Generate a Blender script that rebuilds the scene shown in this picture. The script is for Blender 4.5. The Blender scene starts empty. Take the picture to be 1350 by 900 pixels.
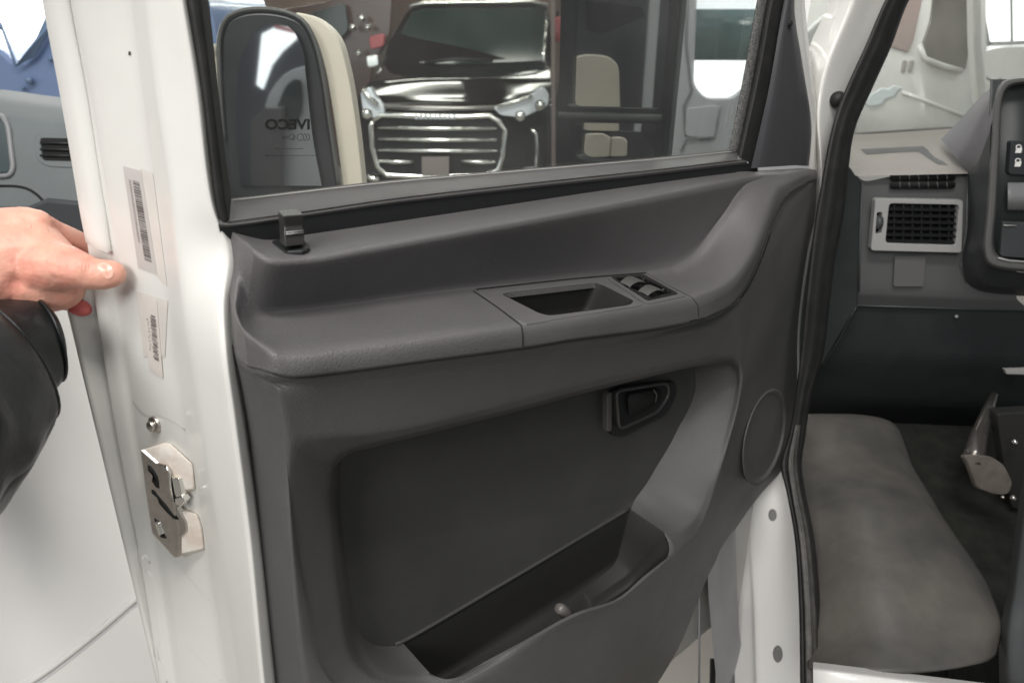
import bpy, bmesh, math, random
import numpy as np
from mathutils import Vector, Matrix
from mathutils.bvhtree import BVHTree
random.seed(7)
SC = bpy.context.scene
COL = SC.collection
PITCH = math.radians(22); TH = math.radians(42); F = 975.0
CAM = Vector((0, 0, 1.6))

# ---------------------------------------------------------------- measuring helpers
def ray(x, y):
    a = (x-675)/F; b = (450-y)/F
    return Vector((a, math.cos(PITCH)+b*math.sin(PITCH), -math.sin(PITCH)+b*math.cos(PITCH)))
def T(x, y, Y):
    r = ray(x, y); return CAM + r*(Y/r.y)
def Z(x, y, z):
    r = ray(x, y); return CAM + r*((z-CAM.z)/r.z)
ORG = T(300, 290, .6)
EU = Vector((math.cos(TH), math.sin(TH), 0)); EW = Vector((math.sin(TH), -math.cos(TH), 0)); EV = Vector((0, 0, 1))
def D(x, y, w):
    r = ray(x, y); k = (w + (ORG-CAM).dot(EW))/r.dot(EW)
    return CAM + r*k
def Wof(p): return (p-ORG).dot(EW)
BV = {}
def S(surf, x, y, off=0.0, toward=True):
    """point of an already built surface met by the sight line through x, y, lifted by off"""
    r = ray(x, y).normalized()
    hit, n, i, d = BV[surf].ray_cast(CAM, r)
    if hit is None: return None
    if n.dot(r) > 0: n = -n
    return hit + n*off
# ---------------------------------------------------------------- materials
def nt(m):
    m.use_nodes = True; return m.node_tree.nodes, m.node_tree.links
def mat(name, col, rough=.5, metal=0, bump=0, bscale=800, spec=.5, coat=0, var=0, vscale=6, emit=None, estr=1, col2=None, bdist=.001, rvar=0):
    m = bpy.data.materials.new(name); N, L = nt(m); b = N['Principled BSDF']
    c = (*col, 1)
    b.inputs['Base Color'].default_value = c; b.inputs['Roughness'].default_value = rough
    b.inputs['Metallic'].default_value = metal; b.inputs['Specular IOR Level'].default_value = spec
    b.inputs['Coat Weight'].default_value = coat; b.inputs['Coat Roughness'].default_value = .08
    tc = N.new('ShaderNodeTexCoord')
    if var:
        n = N.new('ShaderNodeTexNoise'); n.inputs['Scale'].default_value = vscale; n.inputs['Detail'].default_value = 6
        n.inputs['Roughness'].default_value = .65
        L.new(tc.outputs['Object'], n.inputs['Vector'])
        mx = N.new('ShaderNodeMix'); mx.data_type = 'RGBA'
        c2 = col2 if col2 else tuple(v*(1-var) for v in col)
        mx.inputs['A'].default_value = c; mx.inputs['B'].default_value = (*c2, 1)
        cr = N.new('ShaderNodeMapRange'); cr.inputs['From Min'].default_value = .35; cr.inputs['From Max'].default_value = .68
        L.new(n.outputs['Fac'], cr.inputs['Value']); L.new(cr.outputs['Result'], mx.inputs['Factor'])
        L.new(mx.outputs['Result'], b.inputs['Base Color'])
        if rvar:
            r2 = N.new('ShaderNodeMapRange'); r2.inputs['To Min'].default_value = rough-rvar; r2.inputs['To Max'].default_value = rough+rvar
            n2 = N.new('ShaderNodeTexNoise'); n2.inputs['Scale'].default_value = vscale*2.3; n2.inputs['Detail'].default_value = 5
            L.new(tc.outputs['Object'], n2.inputs['Vector']); L.new(n2.outputs['Fac'], r2.inputs['Value']); L.new(r2.outputs['Result'], b.inputs['Roughness'])
    if bump:
        n = N.new('ShaderNodeTexNoise'); n.inputs['Scale'].default_value = bscale; n.inputs['Detail'].default_value = 3
        L.new(tc.outputs['Object'], n.inputs['Vector'])
        bp = N.new('ShaderNodeBump'); bp.inputs['Strength'].default_value = bump; bp.inputs['Distance'].default_value = bdist
        L.new(n.outputs['Fac'], bp.inputs['Height']); L.new(bp.outputs['Normal'], b.inputs['Normal'])
    if emit:
        b.inputs['Emission Color'].default_value = (*emit, 1); b.inputs['Emission Strength'].default_value = estr
    return m
def glassmat(name, tint=(.9, .93, .92), refl=1.0, haze=.03, hcol=(.6, .6, .6)):
    m = bpy.data.materials.new(name); N, L = nt(m); N.clear()
    out = N.new('ShaderNodeOutputMaterial'); tr = N.new('ShaderNodeBsdfTransparent'); tr.inputs['Color'].default_value = (*tint, 1)
    gl = N.new('ShaderNodeBsdfGlossy'); gl.inputs['Roughness'].default_value = .02
    df = N.new('ShaderNodeBsdfDiffuse'); df.inputs['Color'].default_value = (*hcol, 1)
    fr = N.new('ShaderNodeFresnel'); fr.inputs['IOR'].default_value = 1.45
    mu = N.new('ShaderNodeMath'); mu.operation = 'MULTIPLY'; mu.inputs[1].default_value = refl
    L.new(fr.outputs['Fac'], mu.inputs[0])
    tc = N.new('ShaderNodeTexCoord'); no = N.new('ShaderNodeTexNoise'); no.inputs['Scale'].default_value = 9; no.inputs['Detail'].default_value = 8
    L.new(tc.outputs['Object'], no.inputs['Vector'])
    mr = N.new('ShaderNodeMapRange'); mr.inputs['From Min'].default_value = .3; mr.inputs['From Max'].default_value = .8
    mr.inputs['To Min'].default_value = haze*.4; mr.inputs['To Max'].default_value = haze*1.8
    L.new(no.outputs['Fac'], mr.inputs['Value'])
    m1 = N.new('ShaderNodeMixShader'); L.new(mr.outputs['Result'], m1.inputs['Fac']); L.new(tr.outputs[0], m1.inputs[1]); L.new(df.outputs[0], m1.inputs[2])
    m2 = N.new('ShaderNodeMixShader'); L.new(mu.outputs[0], m2.inputs['Fac']); L.new(m1.outputs[0], m2.inputs[1]); L.new(gl.outputs[0], m2.inputs[2])
    L.new(m2.outputs[0], out.inputs['Surface'])
    return m
M = {}
M['trim'] = mat('grained grey plastic', (.112, .109, .111), .41, bump=.8, bscale=720, bdist=.001, spec=.42, var=.12, vscale=7, rvar=.05)
M['trimlow'] = mat('grained dark plastic', (.095, .094, .094), .44, bump=.8, bscale=720, bdist=.001, spec=.4, var=.14, vscale=8, rvar=.05)
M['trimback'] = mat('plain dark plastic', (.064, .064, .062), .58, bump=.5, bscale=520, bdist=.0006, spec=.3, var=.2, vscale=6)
M['insert'] = mat('smooth grey plastic', (.112, .109, .111), .42, bump=.8, bscale=600, bdist=.001, spec=.45, var=.08, vscale=20)
M['black'] = mat('black plastic', (.017, .018, .019), .42, bump=.12, bscale=700, spec=.4)
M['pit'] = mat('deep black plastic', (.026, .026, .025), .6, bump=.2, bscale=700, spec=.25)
M['gap'] = mat('dark joint', (.006, .006, .006), .8)
M['rubber'] = mat('black rubber', (.024, .024, .024), .55, bump=.3, bscale=260, spec=.35, var=.4, vscale=30)
M['seal'] = mat('scuffed grey rubber seal', (.060, .057, .052), .5, bump=.6, bscale=120, bdist=.002, spec=.45, var=.55, vscale=35, rvar=.12)
M['felt'] = mat('dusty felt channel', (.065, .066, .068), .9, bump=.6, bscale=900, spec=.1, var=.6, vscale=320, col2=(.24, .24, .23))
M['sill'] = mat('satin grey strip', (.095, .092, .092), .36, bump=.12, bscale=700, spec=.5, var=.15, vscale=14)
M['white'] = mat('white car paint', (.69, .69, .665), .3, spec=.45, coat=.35, var=.06, vscale=3, col2=(.64, .635, .61), rvar=.06)
M['whitebody'] = mat('clean white body paint', (.72, .715, .70), .25, spec=.45, coat=.4, var=.03, vscale=2)
M['greymetal'] = mat('grey painted metal', (.26, .265, .275), .4, spec=.5, var=.1, vscale=8)
M['glass'] = glassmat('window glass', refl=.5, haze=.038)
M['screen'] = glassmat('windscreen glass', (.9, .92, .9), .5, .10, (.75, .72, .66))
M['mirror'] = mat('mirror glass', (.78, .80, .80), .02, metal=1)
M['dmirror'] = mat('tinted mirror glass', (.62, .63, .66), .03, metal=1)
M['chrome'] = mat('bright chrome', (.85, .84, .80), .16, metal=1)
M['steel'] = mat('zinc plated steel', (.60, .56, .52), .33, metal=1, var=.25, vscale=60, rvar=.12, bump=.1, bscale=300)
M['nylon'] = mat('off white nylon', (.76, .72, .66), .5, var=.3, vscale=45, col2=(.60, .50, .42))
M['sticker'] = mat('silver grey label', (.50, .475, .46), .4, var=.08, vscale=30)
M['sticker2'] = mat('cream label', (.62, .575, .54), .5, var=.08, vscale=40)
M['tape'] = mat('milky clear tape', (.63, .60, .565), .22, var=.08, vscale=30)
M['ink'] = mat('label ink', (.055, .045, .045), .6)
M['ink2'] = mat('faded label ink', (.16, .14, .14), .6)
M['whiteink'] = mat('white print', (.85, .85, .83), .5)
M['beige'] = mat('beige plastic', (.68, .61, .51), .5, spec=.35, var=.06, vscale=8)
M['dash'] = mat('dark slate plastic', (.062, .066, .070), .5, bump=.3, bscale=600, spec=.4, var=.2, vscale=7)
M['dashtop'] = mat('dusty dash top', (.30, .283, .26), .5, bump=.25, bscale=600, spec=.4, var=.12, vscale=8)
M['dashface'] = mat('grey dash face', (.105, .109, .110), .5, bump=.3, bscale=600, spec=.4, var=.12, vscale=9)
M['hood'] = mat('grey binnacle plastic', (.175, .168, .185), .5, bump=.3, bscale=600, spec=.4, var=.15, vscale=8)
M['dashlow'] = mat('lower dash plastic', (.030, .037, .037), .6, bump=.5, bscale=260, bdist=.001, spec=.3, var=.25, vscale=14)
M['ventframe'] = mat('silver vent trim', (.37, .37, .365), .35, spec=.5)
M['mat'] = mat('worn rubber floor mat', (.115, .108, .097), .5, bump=.4, bscale=60, bdist=.002, spec=.4, var=.5, vscale=7, col2=(.065, .064, .061), rvar=.13)
M['carpet'] = mat('dark grey carpet', (.033, .035, .030), .95, bump=.8, bscale=350, bdist=.002, spec=.1, var=.4, vscale=25)
M['padpedal'] = mat('worn pedal pad', (.18, .16, .14), .55, bump=.3, bscale=150, var=.35, vscale=30)
M['skin'] = mat('skin', (.66, .37, .28), .45, bump=.7, bscale=170, bdist=.0012, spec=.42, var=.3, vscale=34, col2=(.62, .26, .20))
M['skin'].node_tree.nodes['Principled BSDF'].inputs['Subsurface Weight'].default_value = .12
M['skin'].node_tree.nodes['Principled BSDF'].inputs['Subsurface Radius'].default_value = (.02, .008, .004)
M['crease'] = mat('skin fold', (.50, .22, .17), .6)
M['tip'] = mat('flushed fingertip skin', (.68, .16, .15), .45, spec=.4, var=.2, vscale=60)
M['nail'] = mat('fingernail', (.68, .40, .32), .25, spec=.55)
M['leather'] = mat('black leather', (.0075, .0095, .0105), .40, bump=.5, bscale=75, bdist=.002, spec=.36, var=.2, vscale=12, rvar=.08)
M['suv'] = mat('black car paint', (.012, .010, .009), .05, spec=.6)
M['suvglass'] = mat('dark green windscreen', (.020, .032, .029), .12, spec=.6)
M['grille'] = mat('black grille mesh', (.010, .010, .010), .5)
M['lamp'] = mat('headlamp lens', (.78, .82, .86), .12, metal=.35, spec=.6)
M['plate'] = mat('grey plate', (.20, .17, .16), .5)
M['floor'] = mat('polished floor', (.30, .28, .25), .25, var=.2, vscale=.8)
M['wall'] = mat('pinkish wall', (.34, .25, .215), .8, var=.15, vscale=.5)
M['ceil'] = mat('dark ceiling', (.03, .026, .024), .9)
M['tube'] = mat('lit tube', (.9, .9, .85), .5, emit=(1, .97, .88), estr=14)
M['bright'] = mat('daylit window', (.9, .9, .9), .5, emit=(.95, .98, 1), estr=1.7)
M['bluecar'] = mat('blue car paint', (.20, .28, .47), .2, coat=.5)
M['bluepane'] = mat('blue tinted glass', (.15, .23, .36), .15, spec=.6)
M['redstuff'] = mat('red paint', (.45, .10, .11), .4)
M['brown'] = mat('brown car paint', (.075, .040, .032), .25, coat=.4)
M['teal'] = mat('tinted window glass', (.13, .19, .185), .12, spec=.6)
M['silver'] = mat('silver grey paint', (.55, .56, .575), .3, coat=.4)
M['nsdash'] = mat('neighbour dash plastic', (.165, .185, .19), .55, spec=.4, var=.12, vscale=6)
M['cloth'] = mat('dark seat cloth', (.03, .03, .035), .9)
# ---------------------------------------------------------------- object helpers
def thing(name, label, cat, loc, group=None):
    o = bpy.data.objects.new(name, None); COL.objects.link(o); o.location = loc; o.empty_display_size = .05
    o['label'] = label; o['category'] = cat
    if group: o['group'] = group
    return o
def root_loc(p):
    while p is not None and p.parent is not None: p = p.parent
    return p.location.copy() if p is not None else Vector((0, 0, 0))
def obj(name, verts, faces, m, parent=None, smooth=True, label=None, thick=0, bevel=0, reg=None, mats=None, fmat=None, subs=0):
    me = bpy.data.meshes.new(name); off = root_loc(parent)
    me.from_pydata([tuple(Vector(v)-off) for v in verts], [], faces); me.update()
    bm = bmesh.new(); bm.from_mesh(me)
    if fmat is None: bmesh.ops.recalc_face_normals(bm, faces=bm.faces)
    bm.to_mesh(me); bm.free()
    for mm in (mats or [m]): me.materials.append(mm)
    if fmat:
        for i, f in enumerate(me.polygons): f.material_index = fmat[i]
    if smooth:
        for f in me.polygons: f.use_smooth = True
    o = bpy.data.objects.new(name, me); COL.objects.link(o); o.parent = parent
    if label: o['label'] = label
    if thick:
        md = o.modifiers.new('s', 'SOLIDIFY'); md.thickness = abs(thick); md.offset = -1 if thick > 0 else 1
    if bevel:
        md = o.modifiers.new('b', 'BEVEL'); md.width = bevel; md.segments = 3; md.limit_method = 'ANGLE'; md.angle_limit = math.radians(35)
    if subs:
        md = o.modifiers.new('u', 'SUBSURF'); md.levels = subs; md.render_levels = subs
    if smooth and (bevel or thick) :
        md = o.modifiers.new('w', 'WEIGHTED_NORMAL'); md.keep_sharp = False
    if reg: BV[reg] = BVHTree.FromPolygons([Vector(v) for v in verts], faces)
    return o
def cr(pts, n, smooth=True):
    P = np.array(pts, float)
    if len(P) == 1: return np.repeat(P, n, 0)
    if smooth and len(P) > 2:
        E = np.vstack([2*P[0]-P[1], P, 2*P[-1]-P[-2]]); out = []
        for i in range(1, len(E)-2):
            p0, p1, p2, p3 = E[i-1:i+3]
            t0 = 0; d = lambda a, b: max(np.linalg.norm((a-b)[:2]), 1e-6)**.5
            t1 = t0+d(p0, p1); t2 = t1+d(p1, p2); t3 = t2+d(p2, p3)
            for t in np.linspace(t1, t2, 16, endpoint=False):
                A1 = (t1-t)/(t1-t0)*p0+(t-t0)/(t1-t0)*p1; A2 = (t2-t)/(t2-t1)*p1+(t-t1)/(t2-t1)*p2; A3 = (t3-t)/(t3-t2)*p2+(t-t2)/(t3-t2)*p3
                B1 = (t2-t)/(t2-t0)*A1+(t-t0)/(t2-t0)*A2; B2 = (t3-t)/(t3-t1)*A2+(t-t1)/(t3-t1)*A3
                out.append((t2-t)/(t2-t1)*B1+(t-t1)/(t2-t1)*B2)
        out.append(E[-2]); P = np.array(out)
    s = np.concatenate([[0], np.cumsum(np.linalg.norm(np.diff(P[:, :2], axis=0), axis=1)+1e-9)])
    q = np.linspace(0, s[-1], n)
    return np.stack([np.interp(q, s, P[:, k]) for k in range(P.shape[1])], 1)
def row(segs, counts, conv, smooth=True):
    """segs: list of point lists (px, py, depth); neighbours share their end point"""
    out = []
    for i, (sg, c) in enumerate(zip(segs, counts)):
        q = cr(sg, c, smooth)
        out += [conv(*p) for p in (q if i == 0 else q[1:])]
    return out
def profile(cols, m, sigma, fixed_end=True):
    """cols: list over columns of list over rows of Vector. subdivides each strip m times and rounds the creases"""
    res = []
    for c in cols:
        Q = np.array([tuple(v) for v in c]); pts = []
        for i in range(len(Q)-1):
            for t in np.linspace(0, 1, m, endpoint=False): pts.append(Q[i]*(1-t)+Q[i+1]*t)
        pts.append(Q[-1]); P = np.array(pts)
        if sigma:
            d0 = P[0]-P[1]; d1 = P[-1]-P[-2]
            n0 = np.linalg.norm(d0)+1e-9; n1 = np.linalg.norm(d1)+1e-9
            k = np.arange(1, 13)[:, None]*sigma/4
            X = np.vstack([(P[0]+d0/n0*k)[::-1], P, P[-1]+d1/n1*k])
            s = np.concatenate([[0], np.cumsum(np.linalg.norm(np.diff(X, axis=0), axis=1))])
            dense = np.arange(0, s[-1], sigma/5)
            XD = np.stack([np.interp(dense, s, X[:, j]) for j in range(3)], 1)
            W = np.exp(-(s[12:12+len(P), None]-dense[None])**2/(2*sigma**2)); W /= W.sum(1, keepdims=True)
            P2 = W@XD; P2[0] = P[0]; P2[-1] = P[-1]; P = P2
        res.append([Vector(p) for p in P])
    return res
def grid(cols, closed=False, skip=None):
    n = len(cols); m = len(cols[0]); V = [v for c in cols for v in c]; Fc = []
    for i in range(n if closed else n-1):
        for j in range(m-1):
            if skip and skip(i, j): continue
            a = i*m+j; b = ((i+1) % n)*m+j
            Fc.append((a, b, b+1, a+1))
    return V, Fc
def loft(name, rows, m, sigma, mtl, parent, **k):
    cols = [[r[i] for r in rows] for i in range(len(rows[0]))]
    V, Fc = grid(profile(cols, m, sigma)); return obj(name, V, Fc, mtl, parent, **k)
def slab(name, front, vec, mtl, parent, bevel=.002, **k):
    """a polygon given thickness along vec"""
    front = [p for p in front if p is not None]
    n = len(front); V = [Vector(p) for p in front]+[Vector(p)+vec for p in front]
    Fc = [tuple(range(n)), tuple(range(2*n-1, n-1, -1))]+[(i, (i+1) % n, n+(i+1) % n, n+i) for i in range(n)]
    return obj(name, V, Fc, mtl, parent, bevel=bevel, **k)
def tube_vf(path, r, seg=8, caps=True, V=None, Fc=None, flat=None):
    V = [] if V is None else V; Fc = [] if Fc is None else Fc
    n = len(path); base = len(V); up = Vector((0, 0, 1))
    rr = r if isinstance(r, (list, tuple)) else [r]*n
    pr = None
    for i, p in enumerate(path):
        t = (path[min(i+1, n-1)]-path[max(i-1, 0)]).normalized()
        if pr is None:
            a = t.cross(up) if abs(t.dot(up)) < .9 else t.cross(Vector((1, 0, 0)))
        else: a = pr-t*pr.dot(t)
        a.normalize(); pr = a; b = t.cross(a)
        for k in range(seg):
            an = 2*math.pi*k/seg; V.append(p+a*math.cos(an)*rr[i]+b*math.sin(an)*rr[i])
    for i in range(n-1):
        for k in range(seg):
            Fc.append((base+i*seg+k, base+i*seg+(k+1) % seg, base+(i+1)*seg+(k+1) % seg, base+(i+1)*seg+k))
    if caps:
        Fc.append(tuple(base+k for k in range(seg))[::-1]); Fc.append(tuple(base+(n-1)*seg+k for k in range(seg)))
    return V, Fc
def tube(name, path, r, mtl, parent, seg=8, **k):
    V, Fc = tube_vf([Vector(p) for p in path], r, seg); return obj(name, V, Fc, mtl, parent, **k)
def boxvf(c, ax, ay, az, V, Fc):
    b = len(V)
    for sx in (-1, 1):
        for sy in (-1, 1):
            for sz in (-1, 1): V.append(c+ax*sx+ay*sy+az*sz)
    Fc += [(b, b+1, b+3, b+2), (b+4, b+6, b+7, b+5), (b, b+4, b+5, b+1), (b+2, b+3, b+7, b+6), (b, b+2, b+6, b+4), (b+1, b+5, b+7, b+3)]
def hull(name, pts, mtl, parent, bevel=.001, **k):
    bm = bmesh.new()
    for p in pts: bm.verts.new(p)
    r = bmesh.ops.convex_hull(bm, input=bm.verts)
    bmesh.ops.delete(bm, geom=[g for g in r['geom_interior'] if isinstance(g, bmesh.types.BMVert)], context='VERTS')
    bm.verts.index_update(); bmesh.ops.dissolve_limit(bm, angle_limit=.05, verts=bm.verts, edges=bm.edges)
    bm.verts.index_update(); bm.verts.ensure_lookup_table()
    V = [v.co.copy() for v in bm.verts]; Fc = [tuple(v.index for v in f.verts) for f in bm.faces]; bm.free()
    return obj(name, V, Fc, mtl, parent, bevel=bevel, **k)
def inpoly(x, y, P):
    c = False; j = len(P)-1
    for i in range(len(P)):
        if (P[i][1] > y) != (P[j][1] > y) and x < (P[j][0]-P[i][0])*(y-P[i][1])/(P[j][1]-P[i][1])+P[i][0]: c = not c
        j = i
    return c
def rnd(pts, r=4, n=4):
    """round the corners of a closed outline in its own flat units"""
    out = []; N_ = len(pts)
    for i in range(N_):
        p = np.array(pts[i], float); a = np.array(pts[i-1], float); b = np.array(pts[(i+1) % N_], float)
        da = a-p; db = b-p; la = np.linalg.norm(da[:2]); lb = np.linalg.norm(db[:2]); q = min(r, la*.45, lb*.45)
        A = p+da/la*q; B = p+db/lb*q
        for t in np.linspace(0, 1, n): out.append(tuple((1-t)**2*A+2*t*(1-t)*p+t*t*B))
    return out
def ring_on(surf, pts, off): return [S(surf, x, y, off) for x, y in pts]

# ================================================================ THE OPEN VAN DOOR
door = thing('van_door', 'open white van door with dark grey inner trim, held at its edge by a hand', 'van door', ORG+Vector((0, 0, -1.0)))
# ---- white latch-side door frame (jamb)
A0, A1 = -160, 1080
jr = [
 [(150, -160, -.155), (100, 0, -.155), (110, 123, -.155), (128, 240, -.155), (135, 283, -.155), (150, 388, -.155), (168, 498, -.155), (178, 560, -.155), (212, 736, -.155), (238, 900, -.155), (262, 1080, -.155)],
 [(32, -160, -.150), (57, 0, -.15), (80, 123, -.15), (100, 240, -.15), (107, 283, -.15), (121, 388, -.15), (138, 498, -.15), (148, 560, -.15), (182, 736, -.15), (208, 900, -.15), (235, 1080, -.15)],
 [(45, -160, -.138), (70, 0, -.138), (93, 123, -.138), (115, 240, -.138), (123, 283, -.138), (140, 388, -.138), (157, 498, -.138), (166, 560, -.138), (198, 736, -.138), (222, 900, -.138), (248, 1080, -.138)],
 [(66, -160, -.132), (90, 0, -.132), (112, 123, -.132), (129, 240, -.132), (136, 283, -.132), (152, 388, -.134), (168, 498, -.136), (176, 560, -.136), (207, 736, -.136), (230, 900, -.136), (256, 1080, -.136)],
 [(72, -160, -.112), (96, 0, -.112), (120, 123, -.112), (140, 240, -.112), (148, 283, -.112), (166, 388, -.116), (182, 498, -.12), (190, 560, -.12), (218, 736, -.12), (242, 900, -.12), (266, 1080, -.12)],
 [(150, -160, -.060), (172, 0, -.060), (187, 123, -.060), (207, 267, -.058), (216, 340, -.056), (224, 420, -.056), (236, 500, -.06), (248, 580, -.06), (272, 720, -.06), (300, 900, -.06), (325, 1080, -.06)],
 [(168, -160, -.030), (192, 0, -.030), (207, 123, -.030), (228, 267, -.026), (236, 340, -.024), (244, 420, -.02), (256, 500, -.018), (268, 580, -.018), (292, 720, -.018), (318, 900, -.018), (342, 1080, -.018)],
 [(215, -160, .001), (240, 0, .001), (258, 110, .001), (280, 270, .002), (300, 330, .006), (294, 398, .02), (298, 470, .032), (308, 546, .034), (328, 700, .034), (346, 890, .034), (366, 1080, .034)],
 [(221, -160, -.004), (246, 0, -.004), (264, 110, -.004), (287, 285, -.004), (315, 334, .0), (303, 398, .014), (308, 470, .024), (320, 546, .024), (341, 700, .024), (361, 890, .024), (382, 1080, .024)],
 [(226, -160, -.03), (251, 0, -.03), (269, 110, -.03), (292, 285, -.03), (320, 334, -.03), (312, 398, -.03), (320, 470, -.03), (332, 546, -.03), (352, 700, -.03), (372, 890, -.03), (392, 1080, -.03)]]
rows = [row([r], [150], D) for r in jr]
loft('door_frame', rows, 7, .0028, M['white'], door, reg='jamb')
# folded flange strip that ends at a notch
fl = [D(*p) for p in cr([(36, -160, -.149), (60, 0, -.149), (83, 123, -.149), (103, 240, -.149), (110, 283, -.149), (117, 318, -.149)], 40)]
fr_ = [D(*p) for p in cr([(66, -160, -.124), (91, 0, -.124), (114, 123, -.124), (132, 240, -.124), (139, 283, -.124), (145, 332, -.124)], 40)]
fo = EW*.0022-EU*.003
V = [a+fo for a in fl]+[(a+b)/2+fo*1.6 for a, b in zip(fl, fr_)]+[b+fo for b in fr_]+[b-fo for b in fr_]
Fc = []
for k in range(3):
    for i in range(39): Fc.append((k*40+i, k*40+i+1, (k+1)*40+i+1, (k+1)*40+i))
obj('folded_flange', V, Fc, M['white'], door, thick=.002)
# lower pressed steps on the jamb
def on_jamb(pts, off, name, m, bev=.001, thick=.004, **k):
    P = ring_on('jamb', pts, off)
    n = sum(((P[(i+1) % len(P)]-P[i]).cross(P[i-1]-P[i]) for i in range(len(P))), Vector()).normalized()
    if n.dot(P[0]-CAM) < 0: n = -n
    return slab(name, P, n*thick, m, door, bevel=bev, **k)
def seam_on(surf, pts, r, name, m, n=40, sink=.0, parent=None, smooth=True, **k):
    P = [S(surf, p[0], p[1], -sink) for p in cr([(x, y) for x, y in pts], n, smooth)]
    return tube(name, [p for p in P if p], r, m, parent or door, seg=6, **k)
seam_on('jamb', [(176, 528), (192, 546), (205, 545), (232, 556), (246, 568)], .012, 'pressed_ridge', M['white'], sink=.0113)
seam_on('jamb', [(196, 742), (190, 731), (186, 738), (190, 750), (203, 757), (209, 800), (213, 845), (204, 854), (204, 866), (216, 872), (222, 900)], .012, 'pressed_ridge', M['white'], sink=.0113)
seam_on('jamb', [(232, 740), (250, 760), (276, 790)], .012, 'pressed_ridge', M['white'], sink=.0113)
seam_on('jamb', [(246, 850), (268, 870), (292, 896)], .012, 'pressed_ridge', M['white'], sink=.0113)
# stickers
def quadpatch(name, surf, Q, nx, ny, off, m, parent, **k):
    V = []
    for j in range(ny+1):
        for i in range(nx+1):
            u = i/nx; v = j/ny
            x = (Q[0][0]*(1-u)+Q[1][0]*u)*(1-v)+(Q[3][0]*(1-u)+Q[2][0]*u)*v
            y = (Q[0][1]*(1-u)+Q[1][1]*u)*(1-v)+(Q[3][1]*(1-u)+Q[2][1]*u)*v
            V.append(S(surf, x, y, off))
    Fc = [(j*(nx+1)+i, j*(nx+1)+i+1, (j+1)*(nx+1)+i+1, (j+1)*(nx+1)+i) for j in range(ny) for i in range(nx)]
    return obj(name, V, Fc, m, parent, thick=-.0002, **k)
def at4(Q, u, v):
    return ((Q[0][0]*(1-u)+Q[1][0]*u)*(1-v)+(Q[3][0]*(1-u)+Q[2][0]*u)*v, (Q[0][1]*(1-u)+Q[1][1]*u)*(1-v)+(Q[3][1]*(1-u)+Q[2][1]*u)*v)
def marks(name, surf, Q, cells, off, m, parent):
    V = []; Fc = []
    for (u0, v0, u1, v1) in cells:
        b = len(V)
        for u, v in ((u0, v0), (u1, v0), (u1, v1), (u0, v1)): V.append(S(surf, *at4(Q, u, v), off))
        Fc.append((b, b+1, b+2, b+3))
    return obj(name, V, Fc, m, parent, smooth=False)
Q1 = [(163, 219), (187, 225), (208, 361), (183, 352)]
quadpatch('tape', 'jamb', [(186, 222), (202, 228), (221, 378), (206, 362)], 4, 14, .0003, M['tape'], door)
st = quadpatch('barcode_sticker', 'jamb', Q1, 4, 16, .0006, M['sticker'], door, label='silver grey sticker with a long vertical barcode')
cells = []; v = .12; rr = random.Random(3)
while v < .90:
    h = rr.choice([.004, .004, .007, .010]); cells.append((.44, v, .82, v+h)); v += h+rr.choice([.004, .005, .009])
marks('barcode', 'jamb', Q1, cells, .0011, M['ink'], st)
cells = []; v = .12
while v < .74:
    h = rr.choice([.008, .011]); 
    cells.append((.24, v, .28, v+h*.8)); cells.append((.30, v+rr.random()*.004, .335, v+h)) ; v += h+.006
marks('printed_digits', 'jamb', Q1, cells, .0011, M['ink2'], st)
Q2 = [(189, 388), (208, 396), (216, 498), (198, 487)]
quadpatch('tape', 'jamb', [(180, 384), (222, 396), (218, 470), (190, 470)], 4, 8, .0004, M['tape'], door)
st = quadpatch('barcode_sticker', 'jamb', Q2, 4, 12, .0008, M['sticker2'], door, label='cream sticker with a short smudged barcode')
cells = []; v = .22
while v < .80:
    h = rr.choice([.007, .010, .014]); a = .40+rr.random()*.12; cells.append((a, v, .86-rr.random()*.12, v+h)); v += h+rr.choice([.006, .012])
marks('barcode', 'jamb', Q2, cells, .0013, M['ink'], st)
cells = []; v = .3
while v < .7:
    h = rr.choice([.012, .02]); a = .16+rr.random()*.12; cells.append((a, v, a+.08, v+h)); v += h+.014+.02*rr.random()
marks('printed_digits', 'jamb', Q2, cells, .0013, M['ink2'], st)
# screw and speck
c = S('jamb', 205, 559, 0); nn = (S('jamb', 205, 559, .01)-c).normalized()
tube('screw', [c-nn*.002, c+nn*.0022, c+nn*.003], [.0085, .0085, .007], M['steel'], door, seg=20)
tube('screw_head', [c+nn*.003, c+nn*.0065, c+nn*.0072], [.0052, .0052, .0042], M['steel'], bpy.data.objects['screw'], seg=12)
marks('paint_chip', 'jamb', [(170, 68), (173, 68), (173, 73), (170, 73)], [(0, 0, 1, 1)], .0006, M['ink'], door)
# latch
def J(x, y, off): return S('jamb', x, y, off)
def J2(x, y, lift):
    p = S('jamb', x, y, 0); r = (p-CAM); return CAM+r*(1-lift/r.length)
latch_pts = [(185, 593), (206, 611), (217, 613), (223, 626), (226, 645), (228, 664), (232, 686), (235, 692), (235, 734), (230, 735), (200, 702), (192, 648)]
plane_w = Wof(J2(212, 660, .020))
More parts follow.
